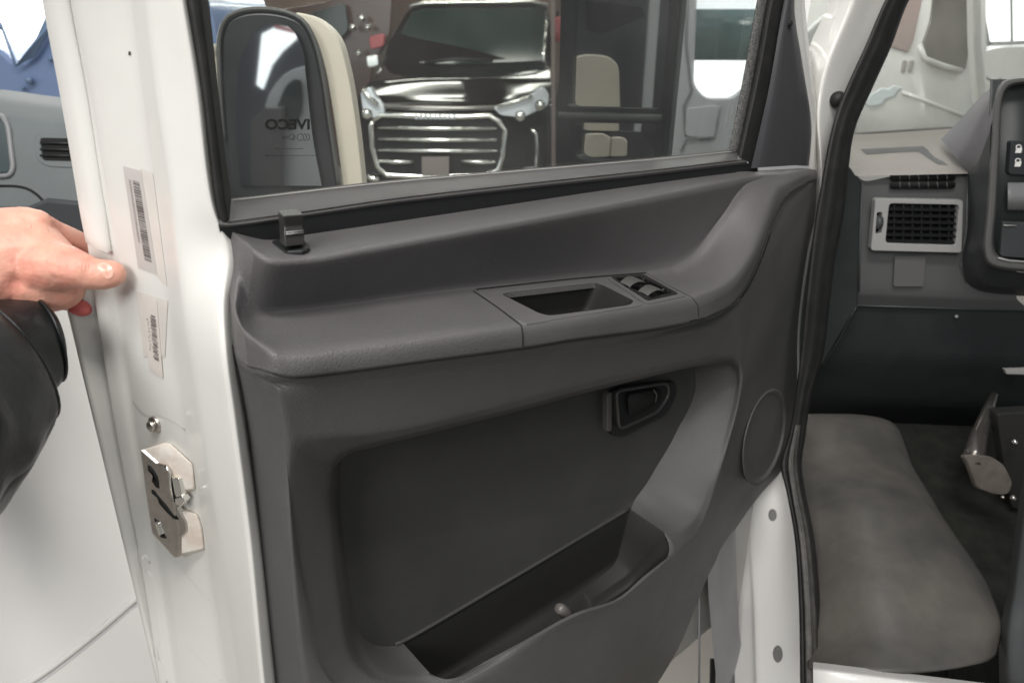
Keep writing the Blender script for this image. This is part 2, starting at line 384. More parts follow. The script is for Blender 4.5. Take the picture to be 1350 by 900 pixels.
# latch plate lies parallel to the jamb face (mostly along EW): give depth by horizontal distance
Yl = J2(212, 660, .030).y
def LP(x, y, dy=0): return T(x, y, Yl-(x-212)*.00022+dy)
def catch(name, pts, dy, th, m, par, bev=.0006, **k):
    return slab(name, [LP(x, y, dy) for x, y in pts], Vector((.003, th, 0)), m, par, bevel=bev, **k)
LAT_A = [(196, 602), (218, 583), (228, 586), (255, 612), (258, 646), (242, 652), (214, 650)]
lat = hull('latch', [J2(x, y, .0005) for x, y in LAT_A]+[J2(x, y, .007) for x, y in ((194, 600), (217, 583), (224, 585), (251, 610), (255, 644), (240, 649), (214, 645))]+[LP(x, y, .003) for x, y in ((187, 593), (208, 606), (222, 622), (227, 648), (200, 650))], M['nylon'], door, bevel=.0015)
hull('latch_block', [J2(x, y, .0005) for x, y in ((236, 668), (261, 678), (267, 695), (270, 725), (242, 734), (226, 724))]+[J2(x, y, .007) for x, y in ((236, 668), (258, 678), (264, 694), (267, 723), (240, 731), (225, 720))]+[LP(x, y, .003) for x, y in ((212, 668), (231, 680), (235, 730), (212, 708))], M['nylon'], lat, bevel=.0015)
catch('latch_plate', latch_pts, 0, .0022, M['steel'], lat, bev=.0008)
def blobs(pts, w):
    out = []; 
    for i, (x, y) in enumerate(pts): out.append((x-w[i], y))
    for i in range(len(pts)-1, -1, -1): out.append((pts[i][0]+w[i], pts[i][1]+1.5))
    return out
for k, (pp, ww) in enumerate([([(196, 613), (199, 620), (204, 627), (204, 634), (207, 642)], [1.5, 4, 2.6, 4, 1.5]), ([(201, 645), (203, 650), (209, 656), (214, 664), (222, 674), (230, 683)], [1.5, 3, 1.8, 4, 3.2, 2]), ([(204, 683), (209, 692), (212, 700), (215, 708)], [1, 3.4, 2.2, 3.2])]):
    catch('latch_slot', blobs(pp, ww), -.0006, .0005, M['gap'], lat, bev=0)
catch('latch_bolt', [(203, 688), (208, 690), (213, 704), (209, 706)], -.003, .003, M['chrome'], lat)
catch('latch_pawl', [(222, 628), (229, 632), (231, 652), (228, 664), (223, 650)], .0005, .002, M['gap'], lat)
catch('latch_pawl', [(226, 629), (235, 631), (240, 654), (233, 658), (230, 650)], -.002, .004, M['chrome'], lat)
catch('latch_pawl', [(230, 657), (240, 654), (244, 660), (238, 668), (231, 664)], -.004, .006, M['chrome'], lat)
catch('latch_pawl', [(232, 668), (235, 673), (244, 690), (245, 700), (237, 708), (234, 690)], .001, .004, M['steel'], lat)
tube('latch_spring', [LP(218, 612, -.001), LP(223, 622, -.003), LP(225, 640, -.001), LP(228, 660, 0)], .0014, M['chrome'], lat, seg=8)

# ---- upper trim with armrest
C5 = [30, 150, 34, 22]     # left corner | length | rise | end
def R5(a, b, c, d): return row([a, b, c, d], C5, D)
r0 = R5([(303, 300, -.004), (307, 305, 0), (315, 308, 0)], [(315, 308, 0), (353, 316, 0), (403, 309, 0), (553, 287, 0), (700, 265, 0), (793, 251, 0), (900, 236, 0), (970, 227, 0)], [(970, 226, 0), (1000, 225, 0), (1035, 223, 0)], [(1035, 223, 0), (1060, 222, 0), (1076, 224, -.006)])
r1 = R5([(304, 311, .0), (312, 316, .012), (336, 331, .048)], [(336, 331, .048), (357, 342, .060), (413, 341, .062), (480, 329, .062), (580, 311, .062), (700, 289.5, .060), (831, 265, .052), (927, 246, .040), (972, 237, .030)], [(972, 237, .030), (988, 233.5, .024), (1030, 230, .017)], [(1030, 230, .017), (1056, 226.5, .012), (1077, 226, -.002)])
r2 = R5([(308, 350, .004), (314, 365, .02), (327, 392, .022)], [(327, 392, .022), (345, 409, .022), (380, 409, .022), (447, 402, .022), (547, 388, .022), (623, 379, .022), (754, 367, .022), (840, 359, .022), (885, 351, .022)], [(885, 351, .022), (912, 334, .022), (947, 289, .022), (982, 243, .024), (1030, 233, .022)], [(1030, 233, .022), (1056, 229, .014), (1077, 228, 0)])
r2b = R5([(302, 385, .014), (309, 397, .035), (317, 418, .040)], [(317, 418, .040), (332, 425, .034), (380, 417, .034), (447, 409, .034), (547, 394, .034), (623, 385, .034), (754, 372, .034), (845, 366, .034), (893, 361, .034)], [(893, 361, .034), (922, 343, .032), (957, 294, .030), (992, 246, .028), (1034, 235, .024)], [(1034, 235, .024), (1058, 230.5, .016), (1077.5, 230, 0)])
r3 = R5([(303, 398, .02), (309, 415, .05), (322, 437, .085)], [(322, 437, .085), (352, 459, .118), (379, 466, .124), (480, 455, .128), (613, 437, .134), (688, 427, .136), (760, 416, .135), (831, 405, .130), (915, 390, .118)], [(915, 390, .118), (958, 372, .105), (988, 338, .086), (1006, 292, .062), (1026, 246, .040), (1040, 240, .030)], [(1040, 240, .030), (1060, 232.5, .016), (1078, 231.5, 0)])
r3b = R5([(305, 430, .026), (311, 445, .052), (325, 462, .088)], [(325, 462, .088), (355, 476, .119), (381, 482, .127), (480, 470, .131), (613, 449, .137), (688, 439, .139), (760, 428, .138), (831, 416, .133), (922, 401, .121)], [(922, 401, .121), (963, 381, .106), (992, 343, .086), (1012, 292, .061), (1030, 252, .040), (1044, 245, .028)], [(1044, 245, .028), (1061, 236, .015), (1078, 233, 0)])
r4 = R5([(308, 455, .028), (313, 470, .053), (327, 482, .088)], [(327, 482, .088), (355, 489, .118), (381, 495, .126), (447, 489, .129), (547, 475.5, .133), (700, 455, .138), (754, 446, .137), (870, 431, .128), (931, 418, .118)], [(931, 418, .118), (962, 402, .104), (979, 383, .092), (998, 346, .076), (1022, 280, .049), (1036, 258, .036), (1048, 249, .026)], [(1048, 249, .026), (1062, 240, .014), (1078, 235, 0)])
arm_rows = [r0, r1, r2, r2b, r3, r3b, r4]
cols = [[r[i] for r in arm_rows] for i in range(len(r0))]
prof = profile(cols, 10, .0047)
V, Fc = grid(prof)
BV['arm'] = BVHTree.FromPolygons(V, Fc)
cup = [(660, 388), (786, 374), (797, 378), (836, 398), (828, 403), (724, 417), (711, 414)]
sw = [(806, 367), (847, 364), (893, 388), (853, 396)]
def pxof(p):
    d = p-CAM; fw = Vector((0, math.cos(PITCH), -math.sin(PITCH))); up = Vector((0, math.sin(PITCH), math.cos(PITCH)))
    z = d.dot(fw); return 675+F*d.x/z, 450-F*d.dot(up)/z
keep = []
for f in Fc:
    c = sum((V[i] for i in f), Vector())/4; x, y = pxof(c)
    keep.append(f) if not (inpoly(x, y, [(652, 386), (786, 370), (802, 376), (845, 398), (828, 407), (722, 421), (706, 417)]) or inpoly(x, y, [(809, 369), (846, 366), (888, 387), (855, 393)])) else None
obj('armrest_trim', V, keep, M['trim'], door)
# edge thickness of the trim along the belt: small lip down to the metal
# pull cup insert: annular plate on the armrest with a bucket below
def prism_ring(outer, inner, off, name, m, parent, drop=.0):
    A = [S('arm', x, y, off) for x, y in outer]; B = [S('arm', x, y, off) for x, y in inner]
    n = len(A); Vv = A+B+[p-EV*.004 for p in A]+[p-EV*.006 for p in B]; Fv = []
    for i in range(n):
        j = (i+1) % n
        Fv += [(i, j, n+j, n+i), (i, j, 2*n+j, 2*n+i), (n+i, n+j, 3*n+j, 3*n+i)]
    return obj(name, Vv, Fv, m, parent, bevel=.0012), B
def densify(pts, n):
    P = pts+[pts[0]]; return [tuple(q) for q in cr(P, n+1, False)[:-1]]
def ang_match(outer, inner, n=96):
    """sample both outlines at the same bearings from the inner outline's middle"""
    cx = sum(p[0] for p in inner)/len(inner); cy = sum(p[1] for p in inner)/len(inner)
    def hitp(P, a):
        dx, dy = math.cos(a)*2.2, math.sin(a); best = None
        for i in range(len(P)):
            x1, y1 = P[i][0]-cx, P[i][1]-cy; x2, y2 = P[(i+1) % len(P)][0]-cx, P[(i+1) % len(P)][1]-cy
            den = dx*(y2-y1)-dy*(x2-x1)
            if abs(den) < 1e-9: continue
            t = (x1*(y2-y1)-y1*(x2-x1))/den; s = (x1*dy-y1*dx)/den
            if t > 0 and -1e-6 <= s <= 1+1e-6 and (best is None or t > best): best = t
        return (cx+dx*best, cy+dy*best)
    A = [2*math.pi*k/n for k in range(n)]
    return [hitp(outer, a) for a in A], [hitp(inner, a) for a in A]
cupr = rnd(cup, 6, 5)
outl = rnd([(626, 383.5), (798, 367.5), (850, 402.5), (690, 428.5)], 4, 4)
oo, ii = ang_match(outl, cupr, 120)
ins, rim = prism_ring(oo, ii, .0012, 'pull_cup', M['insert'], door)
cm = sum(rim, Vector())/len(rim)
lv = [(0, 1.0), (.003, .985), (.010, .96), (.028, .90), (.038, .86), (.042, .76), (.043, .4)]
cols = [[Vector((cm.x+(p.x-cm.x)*s, cm.y+(p.y-cm.y)*s, p.z-d))-EW*d*.42 for d, s in lv] for p in rim]
V, Fc = grid(cols, closed=True); n = len(cols); Fc.append(tuple(i*len(lv)+len(lv)-1 for i in range(n)))
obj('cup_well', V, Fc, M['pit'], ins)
# second half of the insert, carrying the switches
oo2, ii2 = ang_match(rnd([(799.5, 367.5), (852, 361.5), (905, 391), (851.5, 402)], 3, 4), rnd(sw, 2, 3), 80)
ins2, rim2 = prism_ring(oo2, ii2, .0012, 'switch_panel', M['insert'], door)
seam_on('arm', [(628, 382), (760, 367.5), (851, 360)], .0011, 'joint_line', M['gap'], sink=-.0003)
seam_on('arm', [(624, 384), (655, 405), (687, 429.5), (689, 441), (689, 456)], .0007, 'joint_line', M['gap'], sink=-.0004, smooth=False)
seam_on('arm', [(853, 361), (880, 376), (912, 392), (920, 402), (921, 417)], .0005, 'joint_line', M['gap'], sink=-.0001, smooth=False)
# switches
b0 = [S('arm', x, y, .0016) for x, y in rnd([(804, 366), (848, 362.5), (895, 388.5), (853, 397.5)], 3, 3)]
b1 = [S('arm', x, y, .0016) for x, y in rnd([(810, 368.5), (845, 365.8), (886, 387), (856, 393)], 3, 3)]
n = len(b0); Vv = b0+b1+[p-EV*.006 for p in b0]+[p-EV*.012 for p in b1]; Fv = []
for i in range(n):
    j = (i+1) % n; Fv += [(i, j, n+j, n+i), (i, j, 2*n+j, 2*n+i), (n+i, n+j, 3*n+j, 3*n+i)]
Fv.append(tuple(3*n+i for i in range(n)))
bez = obj('switch_bezel', Vv, Fv, mat('gloss black', (.012, .012, .012), .18, spec=.6), ins2, bevel=.0008)
for (cx, cy) in ((833, 373.5), (857, 385)):
    # rocker: a curved cap, high at the near-left end
    L0 = S('arm', cx-16, cy+1, .001); L1 = S('arm', cx-3, cy+7, .001); Rr0 = S('arm', cx+3, cy-6.5, .001); Rr1 = S('arm', cx+19, cy+1.5, .001)
    V = []; nx, ny = 10, 4
    for j in range(ny+1):
        for i in range(nx+1):
            u = i/nx; v = j/ny; a = L0.lerp(L1, v); b = Rr0.lerp(Rr1, v); p = a.lerp(b, u)
            V.append(p+EV*(.0042*math.sin(min(1, u*1.05)*math.pi)**.7+.0016-.0008*(2*v-1)**4))
    Fc = [(j*(nx+1)+i, j*(nx+1)+i+1, (j+1)*(nx+1)+i+1, (j+1)*(nx+1)+i) for j in range(ny) for i in range(nx)]
    BV['rock'] = BVHTree.FromPolygons(V, Fc)
    btn = obj('window_switch', V, Fc, mat('grey switch cap', (.10, .098, .094), .25, spec=.7), ins2)
    q = [S('rock', cx+dx, cy+dy, .0007) for dx, dy in ((-2, -3), (5, -1.6), (9, 1.0), (8, 2.6), (3, 1.2), (-2, -1))]
    if all(q): obj('window_symbol', q, [tuple(range(len(q)))], M['whiteink'], btn, smooth=False)

# ---- lower trim: front face, recess and pocket, built as rings
CNT = [90, 80, 80, 70]   # top, right, bottom, left  (segments between corner stations)
def ring(t, r_, b, l): 
    q = row([t, r_, b, l], CNT, D); return q[:-1]
GA = ring([(306, 452, .016), (325, 481, .08), (355, 489, .108), (381, 495, .118), (447, 489, .121), (547, 475.5, .125), (700, 455, .130), (754, 446, .129), (870, 431, .120), (931, 418, .110), (962, 402, .098), (979, 383, .085), (998, 346, .068), (1022, 280, .041), (1036, 258, .028), (1048, 249, .018), (1062, 240, .008), (1077, 233, -.006)],
          [(1077, 233, -.006), (1074, 289, -.006), (1066, 323, -.006), (1052, 431, -.006), (1051, 508, -.006), (1047, 585, -.006), (1031, 619, -.004), (1002, 652, 0), (967, 701, .004), (935, 754, .008)],
          [(935, 754, .008), (896, 850, .012), (867, 900, .014), (800, 1000, .014), (700, 1090, .014), (560, 1120, .012), (410, 1110, .010)],
          [(410, 1110, .010), (385, 1080, .012), (361, 890, .014), (341, 704, .014), (325, 560, .014), (311, 478, .016), (306, 452, .016)])
GB = ring([(312, 478, .040), (330, 491, .088), (356, 495, .112), (381, 499, .122), (447, 493, .125), (547, 479.5, .129), (700, 459, .134), (754, 450, .133), (870, 435, .124), (933, 422, .114), (965, 406, .100), (983, 387, .088), (1002, 350, .070), (1026, 286, .042), (1040, 264, .028), (1051, 254, .020), (1060, 248, .014), (1069, 246, .004)],
          [(1069, 246, .004), (1066, 289, .006), (1058, 333, .008), (1042, 431, .010), (1038, 508, .012), (1030, 575, .014), (1008, 618, .018), (985, 645, .022), (958, 690, .028), (926, 745, .034)],
          [(926, 745, .034), (888, 838, .040), (858, 890, .044), (790, 980, .05), (690, 1060, .05), (560, 1090, .05), (420, 1085, .045)],
          [(420, 1085, .045), (402, 1060, .044), (377, 890, .044), (357, 704, .044), (338, 580, .044), (320, 500, .044), (312, 478, .040)])
GC = ring([(366, 508, .112), (372, 511, .113), (390, 512, .116), (420, 510, .118), (480, 502, .120), (547, 494, .121), (700, 474, .124), (754, 464, .123), (850, 447, .118), (900, 438, .112), (935, 431, .106), (955, 422, .098), (968, 412, .092), (974, 410, .088), (978, 410, .085), (980, 412, .083), (981, 414, .081), (982, 418, .080)],
          [(982, 418, .080), (985, 440, .076), (987, 470, .074), (982, 510, .074), (970, 560, .074), (956, 610, .076), (942, 660, .078), (926, 700, .080), (908, 740, .084)],
          [(908, 740, .084), (885, 790, .082), (862, 835, .082), (830, 870, .088), (760, 930, .095), (680, 985, .095), (560, 1020, .09), (440, 1010, .085)],
          [(440, 1010, .085), (415, 960, .084), (397, 860, .084), (385, 730, .086), (377, 600, .092), (369, 530, .104), (366, 508, .112)])
GC2 = ring([(385, 588, .098), (400, 580, .100), (425, 577, .104), (470, 573, .108), (500, 570, .110), (547, 562, .111), (700, 523, .111), (754, 509, .110), (850, 486, .106), (900, 476, .101), (935, 469, .096), (955, 467, .090), (962, 467, .088), (968, 467.5, .086), (972, 469, .085), (975, 471, .084), (977, 474, .083), (978, 478, .082)],
          [(978, 478, .082), (979, 492, .080), (976, 520, .080), (971, 545, .080), (960, 585, .081), (946, 632, .083), (934, 670, .085), (920, 703, .088), (905, 722, .094), (896, 732, .100)],
          [(896, 732, .100), (880, 745, .108), (850, 772, .112), (816, 796, .114), (760, 820, .112), (690, 858, .110), (640, 884, .106), (585, 912, .098)],
          [(585, 912, .098), (520, 935, .088), (440, 900, .082), (408, 800, .078), (390, 700, .080), (382, 620, .090), (385, 588, .098)])
GD = ring([(438, 611, .072), (446, 601, .078), (460, 592, .086), (490, 584, .096), (513, 579, .102), (547, 571, .104), (700, 533, .104), (754, 518, .103), (850, 494, .100), (900, 482.5, .096), (935, 476, .091), (952, 473.5, .088), (960, 473, .086), (966, 473.5, .084), (970, 475, .083), (972, 477, .082), (974, 480, .081), (975, 484, .080)],
          [(975, 484, .080), (976, 496, .078), (974, 520, .078), (968, 548, .078), (957, 588, .079), (943, 632, .081), (930, 672, .083), (914, 704, .088), (903, 717, .096), (890, 730, .108)],
          [(890, 730, .108), (852, 761, .116), (815, 791, .120), (759, 811, .118), (690, 848, .108), (648, 871, .100), (590, 899, .090)],
          [(590, 899, .090), (560, 906, .084), (500, 898, .076), (466, 872, .068), (446, 780, .060), (434, 660, .060), (438, 611, .072)])
GE = ring([(443, 614, .058), (450, 606, .058), (463, 597, .058), (492, 590, .060), (513, 584, .060), (547, 576, .060), (700, 538, .060), (754, 523, .060), (850, 499, .055), (900, 487, .050), (935, 481, .050), (948, 479, .052), (954, 479, .054), (959, 480, .056), (963, 482, .058), (966, 485, .062), (968, 488, .064), (970, 492, .066)],
          [(970, 492, .066), (971, 502, .068), (968, 522, .069), (962, 550, .070), (950, 590, .072), (936, 634, .076), (922, 673, .080), (909, 690, .084), (895, 699, .085), (874, 700, .080)],
          [(874, 700, .080), (884, 710, .092), (888.5, 720, .101), (885, 729, .106), (850, 758, .112), (813, 788.5, .116), (757, 808, .114), (688, 845.5, .104), (645, 868.5, .096), (606, 890, .089), (590, 896, .086), (579, 895.5, .083), (566, 886, .074)],
          [(566, 886, .074), (550, 890, .072), (505, 886, .064), (474, 866, .052), (454, 780, .044), (441, 664, .046), (443, 614, .058)])
GF = ring([(450, 600, .008), (458, 590, .006), (470, 582, .006), (495, 572, .006), (513, 566, .006), (547, 558, .006), (690, 520, .006), (744, 505, .006), (835, 482, .006), (870, 474, .006), (895, 469, .006), (905, 470, .006), (909, 474, .007), (912, 479, .008), (914, 484, .009), (916, 490, .010), (917, 500, .010), (917, 512, .010)],
          [(917, 512, .010), (914, 524, .010), (909, 537, .010), (896, 561, .010), (882, 588, .010), (867, 613, .010), (852, 638, .010), (846, 646, .010), (838, 657, .010), (834, 665, .012), (832, 671, .014)],
          [(832, 671, .014), (785, 700, .014), (741, 725, .014), (663, 771, .014), (600, 808, .014), (531, 847, .014)],
          [(531, 847, .014), (515, 851, .012), (496, 850, .010), (478, 838, .008), (462, 780, .006), (448, 664, .006), (450, 600, .008)])
rings = [GA, GB, GC, GC2, GD, GE, GF]
NR = len(GA); cols = [[r[i] for r in rings] for i in range(NR)]
MS = 8
prof = profile(cols, MS, .0034)
b_start = CNT[0]-1+CNT[1]-1; b_end = b_start+CNT[2]-1
jE = 5*MS
for i in range(NR):      # keep the edge crisp round the pocket mouth
    if b_start <= i <= b_end:
        prof[i][jE] = cols[i][5].copy(); prof[i][4*MS] = prof[i][4*MS].lerp(cols[i][4], .6)
        for k in range(1, MS): prof[i][4*MS+k] = prof[i][4*MS].lerp(prof[i][jE], k/MS)
V, Fc = grid(prof, closed=True, skip=lambda i, j: (b_start <= i < b_end and j >= jE))
m_ = len(prof[0])
obj('door_card', V, Fc, M['trimlow'], door, reg='card')
# recess back wall
back = [prof[i][-1] for i in range(NR)]
bm = bmesh.new(); vs = [bm.verts.new(p) for p in back]; bm.faces.new(vs); bmesh.ops.triangulate(bm, faces=bm.faces)
bm.verts.index_update(); Vb = [v.co.copy() for v in bm.verts]; Fb = [tuple(v.index for v in f.verts) for f in bm.faces]; bm.free()
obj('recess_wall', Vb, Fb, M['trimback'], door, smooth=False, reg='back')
# storage pocket bucket
loop = [prof[i][jE] for i in range(b_start, b_end+1)]+[prof[i][-1] for i in range(b_end, b_start-1, -1)]
cen = sum(loop, Vector())/len(loop)
lv = [(0, 0), (.004, .01), (.04, .04), (.08, .08), (.092, .13), (.095, .45)]
def bucket(p, d, q):
    ww = Wof(p); p2 = p-EW*((ww-.004)*min(.75, 6.0*d))-EV*d
    mid = cen-EW*((Wof(cen)-.004)*min(.75, 6.0*d)); du = (p2-mid).dot(EU)
    return p2-EU*du*q-EW*((Wof(p2)-Wof(mid))*q)
cols = [[bucket(p, d, q) for d, q in lv] for p in loop]
V, Fc = grid(cols, closed=True); Fc.append(tuple(i*len(lv)+len(lv)-1 for i in range(len(cols))))
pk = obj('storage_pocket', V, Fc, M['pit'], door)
# bright edge along the back of the pocket mouth
tube('pocket_edge', [S('back', x, y, .0008) or D(x, y, .016) for x, y in [tuple(q) for q in cr([(520, 848.5), (533, 843), (663, 768), (741, 722), (829, 670)], 40)]], .0026, M['trimback'], pk, seg=8)
kp = D(748, 806, .085)
tube('pocket_peg', [kp+Vector((-.012, -.004, .010)), kp+Vector((-.008, 0, .004)), kp+Vector((.004, .004, -.012))], [.006, .0075, .009], mat('grey peg', (.13, .12, .115), .3), pk, seg=16)
# shadow gap under the armrest
P = [D(x, y, w) for x, y, w in [tuple(q) for q in cr([(360, 492, .121), (381, 496.5, .128), (447, 490.5, .131), (547, 477.3, .135), (700, 456.6, .140), (754, 447.6, .139), (870, 432.6, .130), (931, 419.6, .120), (962, 403.6, .106), (980, 384.6, .094), (1000, 347.6, .078), (1024, 281, .051), (1038, 259.4, .038), (1050, 250, .026), (1066, 240, .012)], 90)]]
tube('joint_line', P, .0011, M['gap'], door, seg=6)
# inner release handle in the recess
hp = rnd([(800, 514), (820, 507), (886, 500), (888, 518), (874, 545), (816, 574), (800, 571)], 6, 4)
H = [S('back', x, y, .003) or D(x, y, .012) for x, y in hp]
ho = slab('release_handle', [p+EW*.004 for p in H], -EW*.008, M['black'], door, bevel=.002)
hb = rnd([(812, 515), (880, 504), (882, 520), (868, 542), (816, 566)], 9, 5)
tube('handle_rim', [D(x, y, .024) for x, y in hb]+[D(hb[0][0], hb[0][1], .024), D(hb[1][0], hb[1][1], .024)], .0026, mat('satin rim', (.055, .053, .052), .32), ho, seg=8)
slab('handle_well', [D(x, y, .0215) for x, y in rnd([(828, 520), (872, 512), (872, 524), (860, 536), (830, 550)], 6, 4)], -EW*.002, M['gap'], ho, bevel=0)
slab('handle_lever', [D(x, y, .027) for x, y in rnd([(801, 519), (807, 516), (807, 568), (801, 570)], 3, 4)], -EW*.010, mat('satin dark handle', (.085, .082, .08), .28), ho, bevel=.003)
tube('pull_edge', [D(862, 514, .0225), D(866, 520, .0225), D(864, 530, .0225)], .0012, bpy.data.materials['satin dark handle'], ho, seg=8)
# speaker cover
ce = (1008, 576)
def ell(sx, sy, n=48): 
    out = []
    for k in range(n):
        a = 2*math.pi*k/n; x = math.cos(a)*sx; y = math.sin(a)*sy; t = math.radians(13)
        out.append((ce[0]+x*math.cos(t)-y*math.sin(t), ce[1]+x*math.sin(t)+y*math.cos(t)))
    return out
def cardp(x, y, off):
    p = S('card', x, y, off); return p if p else D(x, y, .005+off)
wc = .020
sw0 = Wof(S('card', 985, 590, 0)); sw1 = Wof(S('card', 1028, 560, 0)); print('speaker w', sw0, sw1)
def spk(x, y, o):
    return D(x, y, sw0+(sw1-sw0)*(x-985)/43+.004+o)
RR = [(27, 66, -.012), (26.5, 65.5, .003), (25.6, 64, .0065), (24.0, 61, .0060), (22.5, 58.5, .0010), (20, 53, -.001), (12, 30, .001), (.5, 1, .0015)]
cols = [[spk(*ell(a, b)[k], o) for a, b, o in RR] for k in range(48)]
V, Fc = grid(cols, closed=True)
obj('speaker_cover', V, Fc, M['trimlow'], door)
# ---- window surround
lr = [[(221, -160, -.004), (246, 0, -.004), (264, 110, -.004), (287, 285, -.004), (292, 297, -.004)],
      [(226, -160, .004), (251, 0, .004), (268, 110, .004), (289, 280, .004), (294, 293, .004)],
      [(240, -160, .004), (264, 0, .004), (278, 110, .004), (297, 270, .004), (301, 290, .004)],
      [(244, -160, -.006), (268, 0, -.006), (281, 110, -.006), (300, 268, -.006), (304, 288, -.006)],
      [(252, -160, -.030), (275, 0, -.030), (287, 110, -.030), (305, 262, -.030), (310, 286, -.030)]]
loft('window_rubber', [row([r], [40], D) for r in lr], 3, .0008, M['rubber'], door)
ss = [[(300, 262, -.030), (307, 261.5, -.030), (500, 239, -.030), (700, 222, -.030), (860, 208, -.030), (980, 196, -.030)],
      [(298, 265.5, -.026), (307, 265, -.026), (500, 243, -.026), (700, 225.5, -.026), (860, 211.5, -.026), (980, 199.5, -.026)],
      [(288, 292, .003), (300, 293, .003), (400, 279.5, .003), (513, 263, .003), (700, 241.5, .003), (860, 224.5, .003), (985, 210, .003)],
      [(288, 296, .006), (300, 297, .006), (400, 283.5, .006), (513, 267, .006), (700, 245.5, .006), (860, 228, .006), (985, 213, .006)],
      [(288, 299, .003), (300, 300, .003), (400, 286.5, .003), (513, 270, .003), (700, 248.5, .003), (860, 231, .003), (985, 216, .003)]]
loft('window_sill_strip', [row([r], [60], D) for r in ss], 4, .0012, M['sill'], door)
sd = [[(288, 298, .001), (300, 299, .001), (400, 286, .001), (513, 267, .001), (700, 247, .001), (860, 229, .001), (996, 214, .001)],
      [(290, 312, -.002), (303, 313, -.002), (353, 322, -.002), (403, 318, -.002), (553, 296, -.002), (700, 274, -.002), (793, 260, -.002), (1000, 236, -.002)]]
loft('window_slot', [row([r], [60], D) for r in sd], 2, 0, M['black'], door, thick=.002)
seam_on_pts = [D(x, y, .0035) for x, y in [tuple(q) for q in cr([(302, 264), (420, 250), (560, 235), (700, 223.5), (860, 209.5), (975, 198)], 40)]]
seam_on_pts = [D(x, y, -.0245) for x, y in [tuple(q) for q in cr([(308, 264), (500, 241.8), (700, 224.3), (860, 210.3), (978, 198.5)], 40)]]
tube('bright_bead', seam_on_pts, .0006, mat('light bead', (.4, .39, .37), .3), door, seg=6)
tube('joint_line', [D(x, y, .0045) for x, y in [tuple(q) for q in cr([(300, 293), (400, 279.5), (513, 263), (700, 241.5), (860, 224.5), (985, 210)], 40)]], .0005, M['gap'], door, seg=6)
# right run channel and felt
rc = [[(1030, -160, -.030), (998, 0, -.030), (980, 100, -.030), (961, 197, -.030)], [(1044, -160, -.026), (1010, 0, -.026), (992, 100, -.026), (972, 200, -.026)]]
loft('felt_channel', [row([r], [30], D) for r in rc], 2, 0, M['felt'], door, thick=.003)
rc = [[(1044, -160, -.028), (1010, 0, -.028), (992, 100, -.028), (971, 203, -.028)], [(1050, -160, .004), (1017, 0, .004), (999, 100, .004), (975, 208, .004)], [(1062, -160, .006), (1028, 0, .006), (1008, 110, .006), (986, 213, .006)], [(1068, -160, -.002), (1036, 0, -.002), (1015, 120, -.002), (992, 224, -.002)]]
loft('window_rubber', [row([r], [30], D) for r in rc], 4, .0015, M['rubber'], door)
# corner trim triangle
ct = [[(1060, -120, .006), (1034, 0, .006), (1014, 115, .006), (990, 222, .006)], [(1064, -120, .012), (1039, 0, .012), (1022, 115, .012), (1002, 221, .012)], [(1064, -120, .012), (1043, 10, .012), (1052, 115, .012), (1048, 218, .012)], [(1065, -120, .004), (1046, 6, .004), (1056, 80, .004), (1068, 170, .004), (1063, 219, .004)], [(1066, -120, -.02), (1048, 6, -.02), (1058, 80, -.02), (1071, 170, -.02), (1066, 219, -.02)]]
loft('corner_trim', [row([r], [40], D) for r in ct], 5, .003, M['black'], door, reg='corner')
for o_ in [bpy.data.objects['corner_trim']]:
    o_.data.materials[0] = mat('charcoal corner trim', (.055, .055, .060), .5, bump=.3, bscale=900, bdist=.0006, spec=.4)
tube('screw_hole', [D(1040, 31, .0105), D(1040, 31, .0130)], .0055, M['gap'], door, seg=14)
# white strip of outer frame beyond the corner trim
wsn = [[(1040, -160, -.012), (1046, 0, -.012), (1056, 80, -.012), (1069, 170, -.012), (1066, 230, -.012)], [(1052, -160, -.010), (1056, 0, -.010), (1063, 80, -.010), (1074, 160, -.010), (1074, 230, -.010)], [(1058, -160, -.018), (1060, 0, -.018), (1067, 70, -.018), (1078, 155, -.018), (1082, 232, -.018)], [(1058, -160, -.05), (1061, 0, -.05), (1068, 70, -.05), (1079, 155, -.05), (1083, 232, -.05)]]
loft('hinge_side_frame', [row([r], [40], D) for r in wsn], 4, .002, M['white'], door)
# thin white door edge visible beside the trim
we = [[(1072, 232, -.012), (1071, 289, -.012), (1063, 323, -.012), (1049, 431, -.012), (1047, 508, -.012), (1042, 600, -.012), (1030, 640, -.012)], [(1080, 232, -.014), (1077, 289, -.014), (1069, 323, -.014), (1054, 431, -.014), (1053, 508, -.014), (1047, 585, -.014), (1034, 622, -.014)], [(1081, 232, -.05), (1078, 289, -.05), (1070, 323, -.05), (1055, 431, -.05), (1054, 508, -.05), (1048, 585, -.05), (1035, 622, -.05)]]
loft('door_edge', [row([r], [40], D) for r in we], 3, .001, M['white'], door)
# glass
gl = slab('window_glass', [D(230, -200, -.032), D(1040, -200, -.032), D(968, 206, -.032), D(296, 270, -.032)], -EW*.004, M['glass'], door, bevel=0, smooth=False)
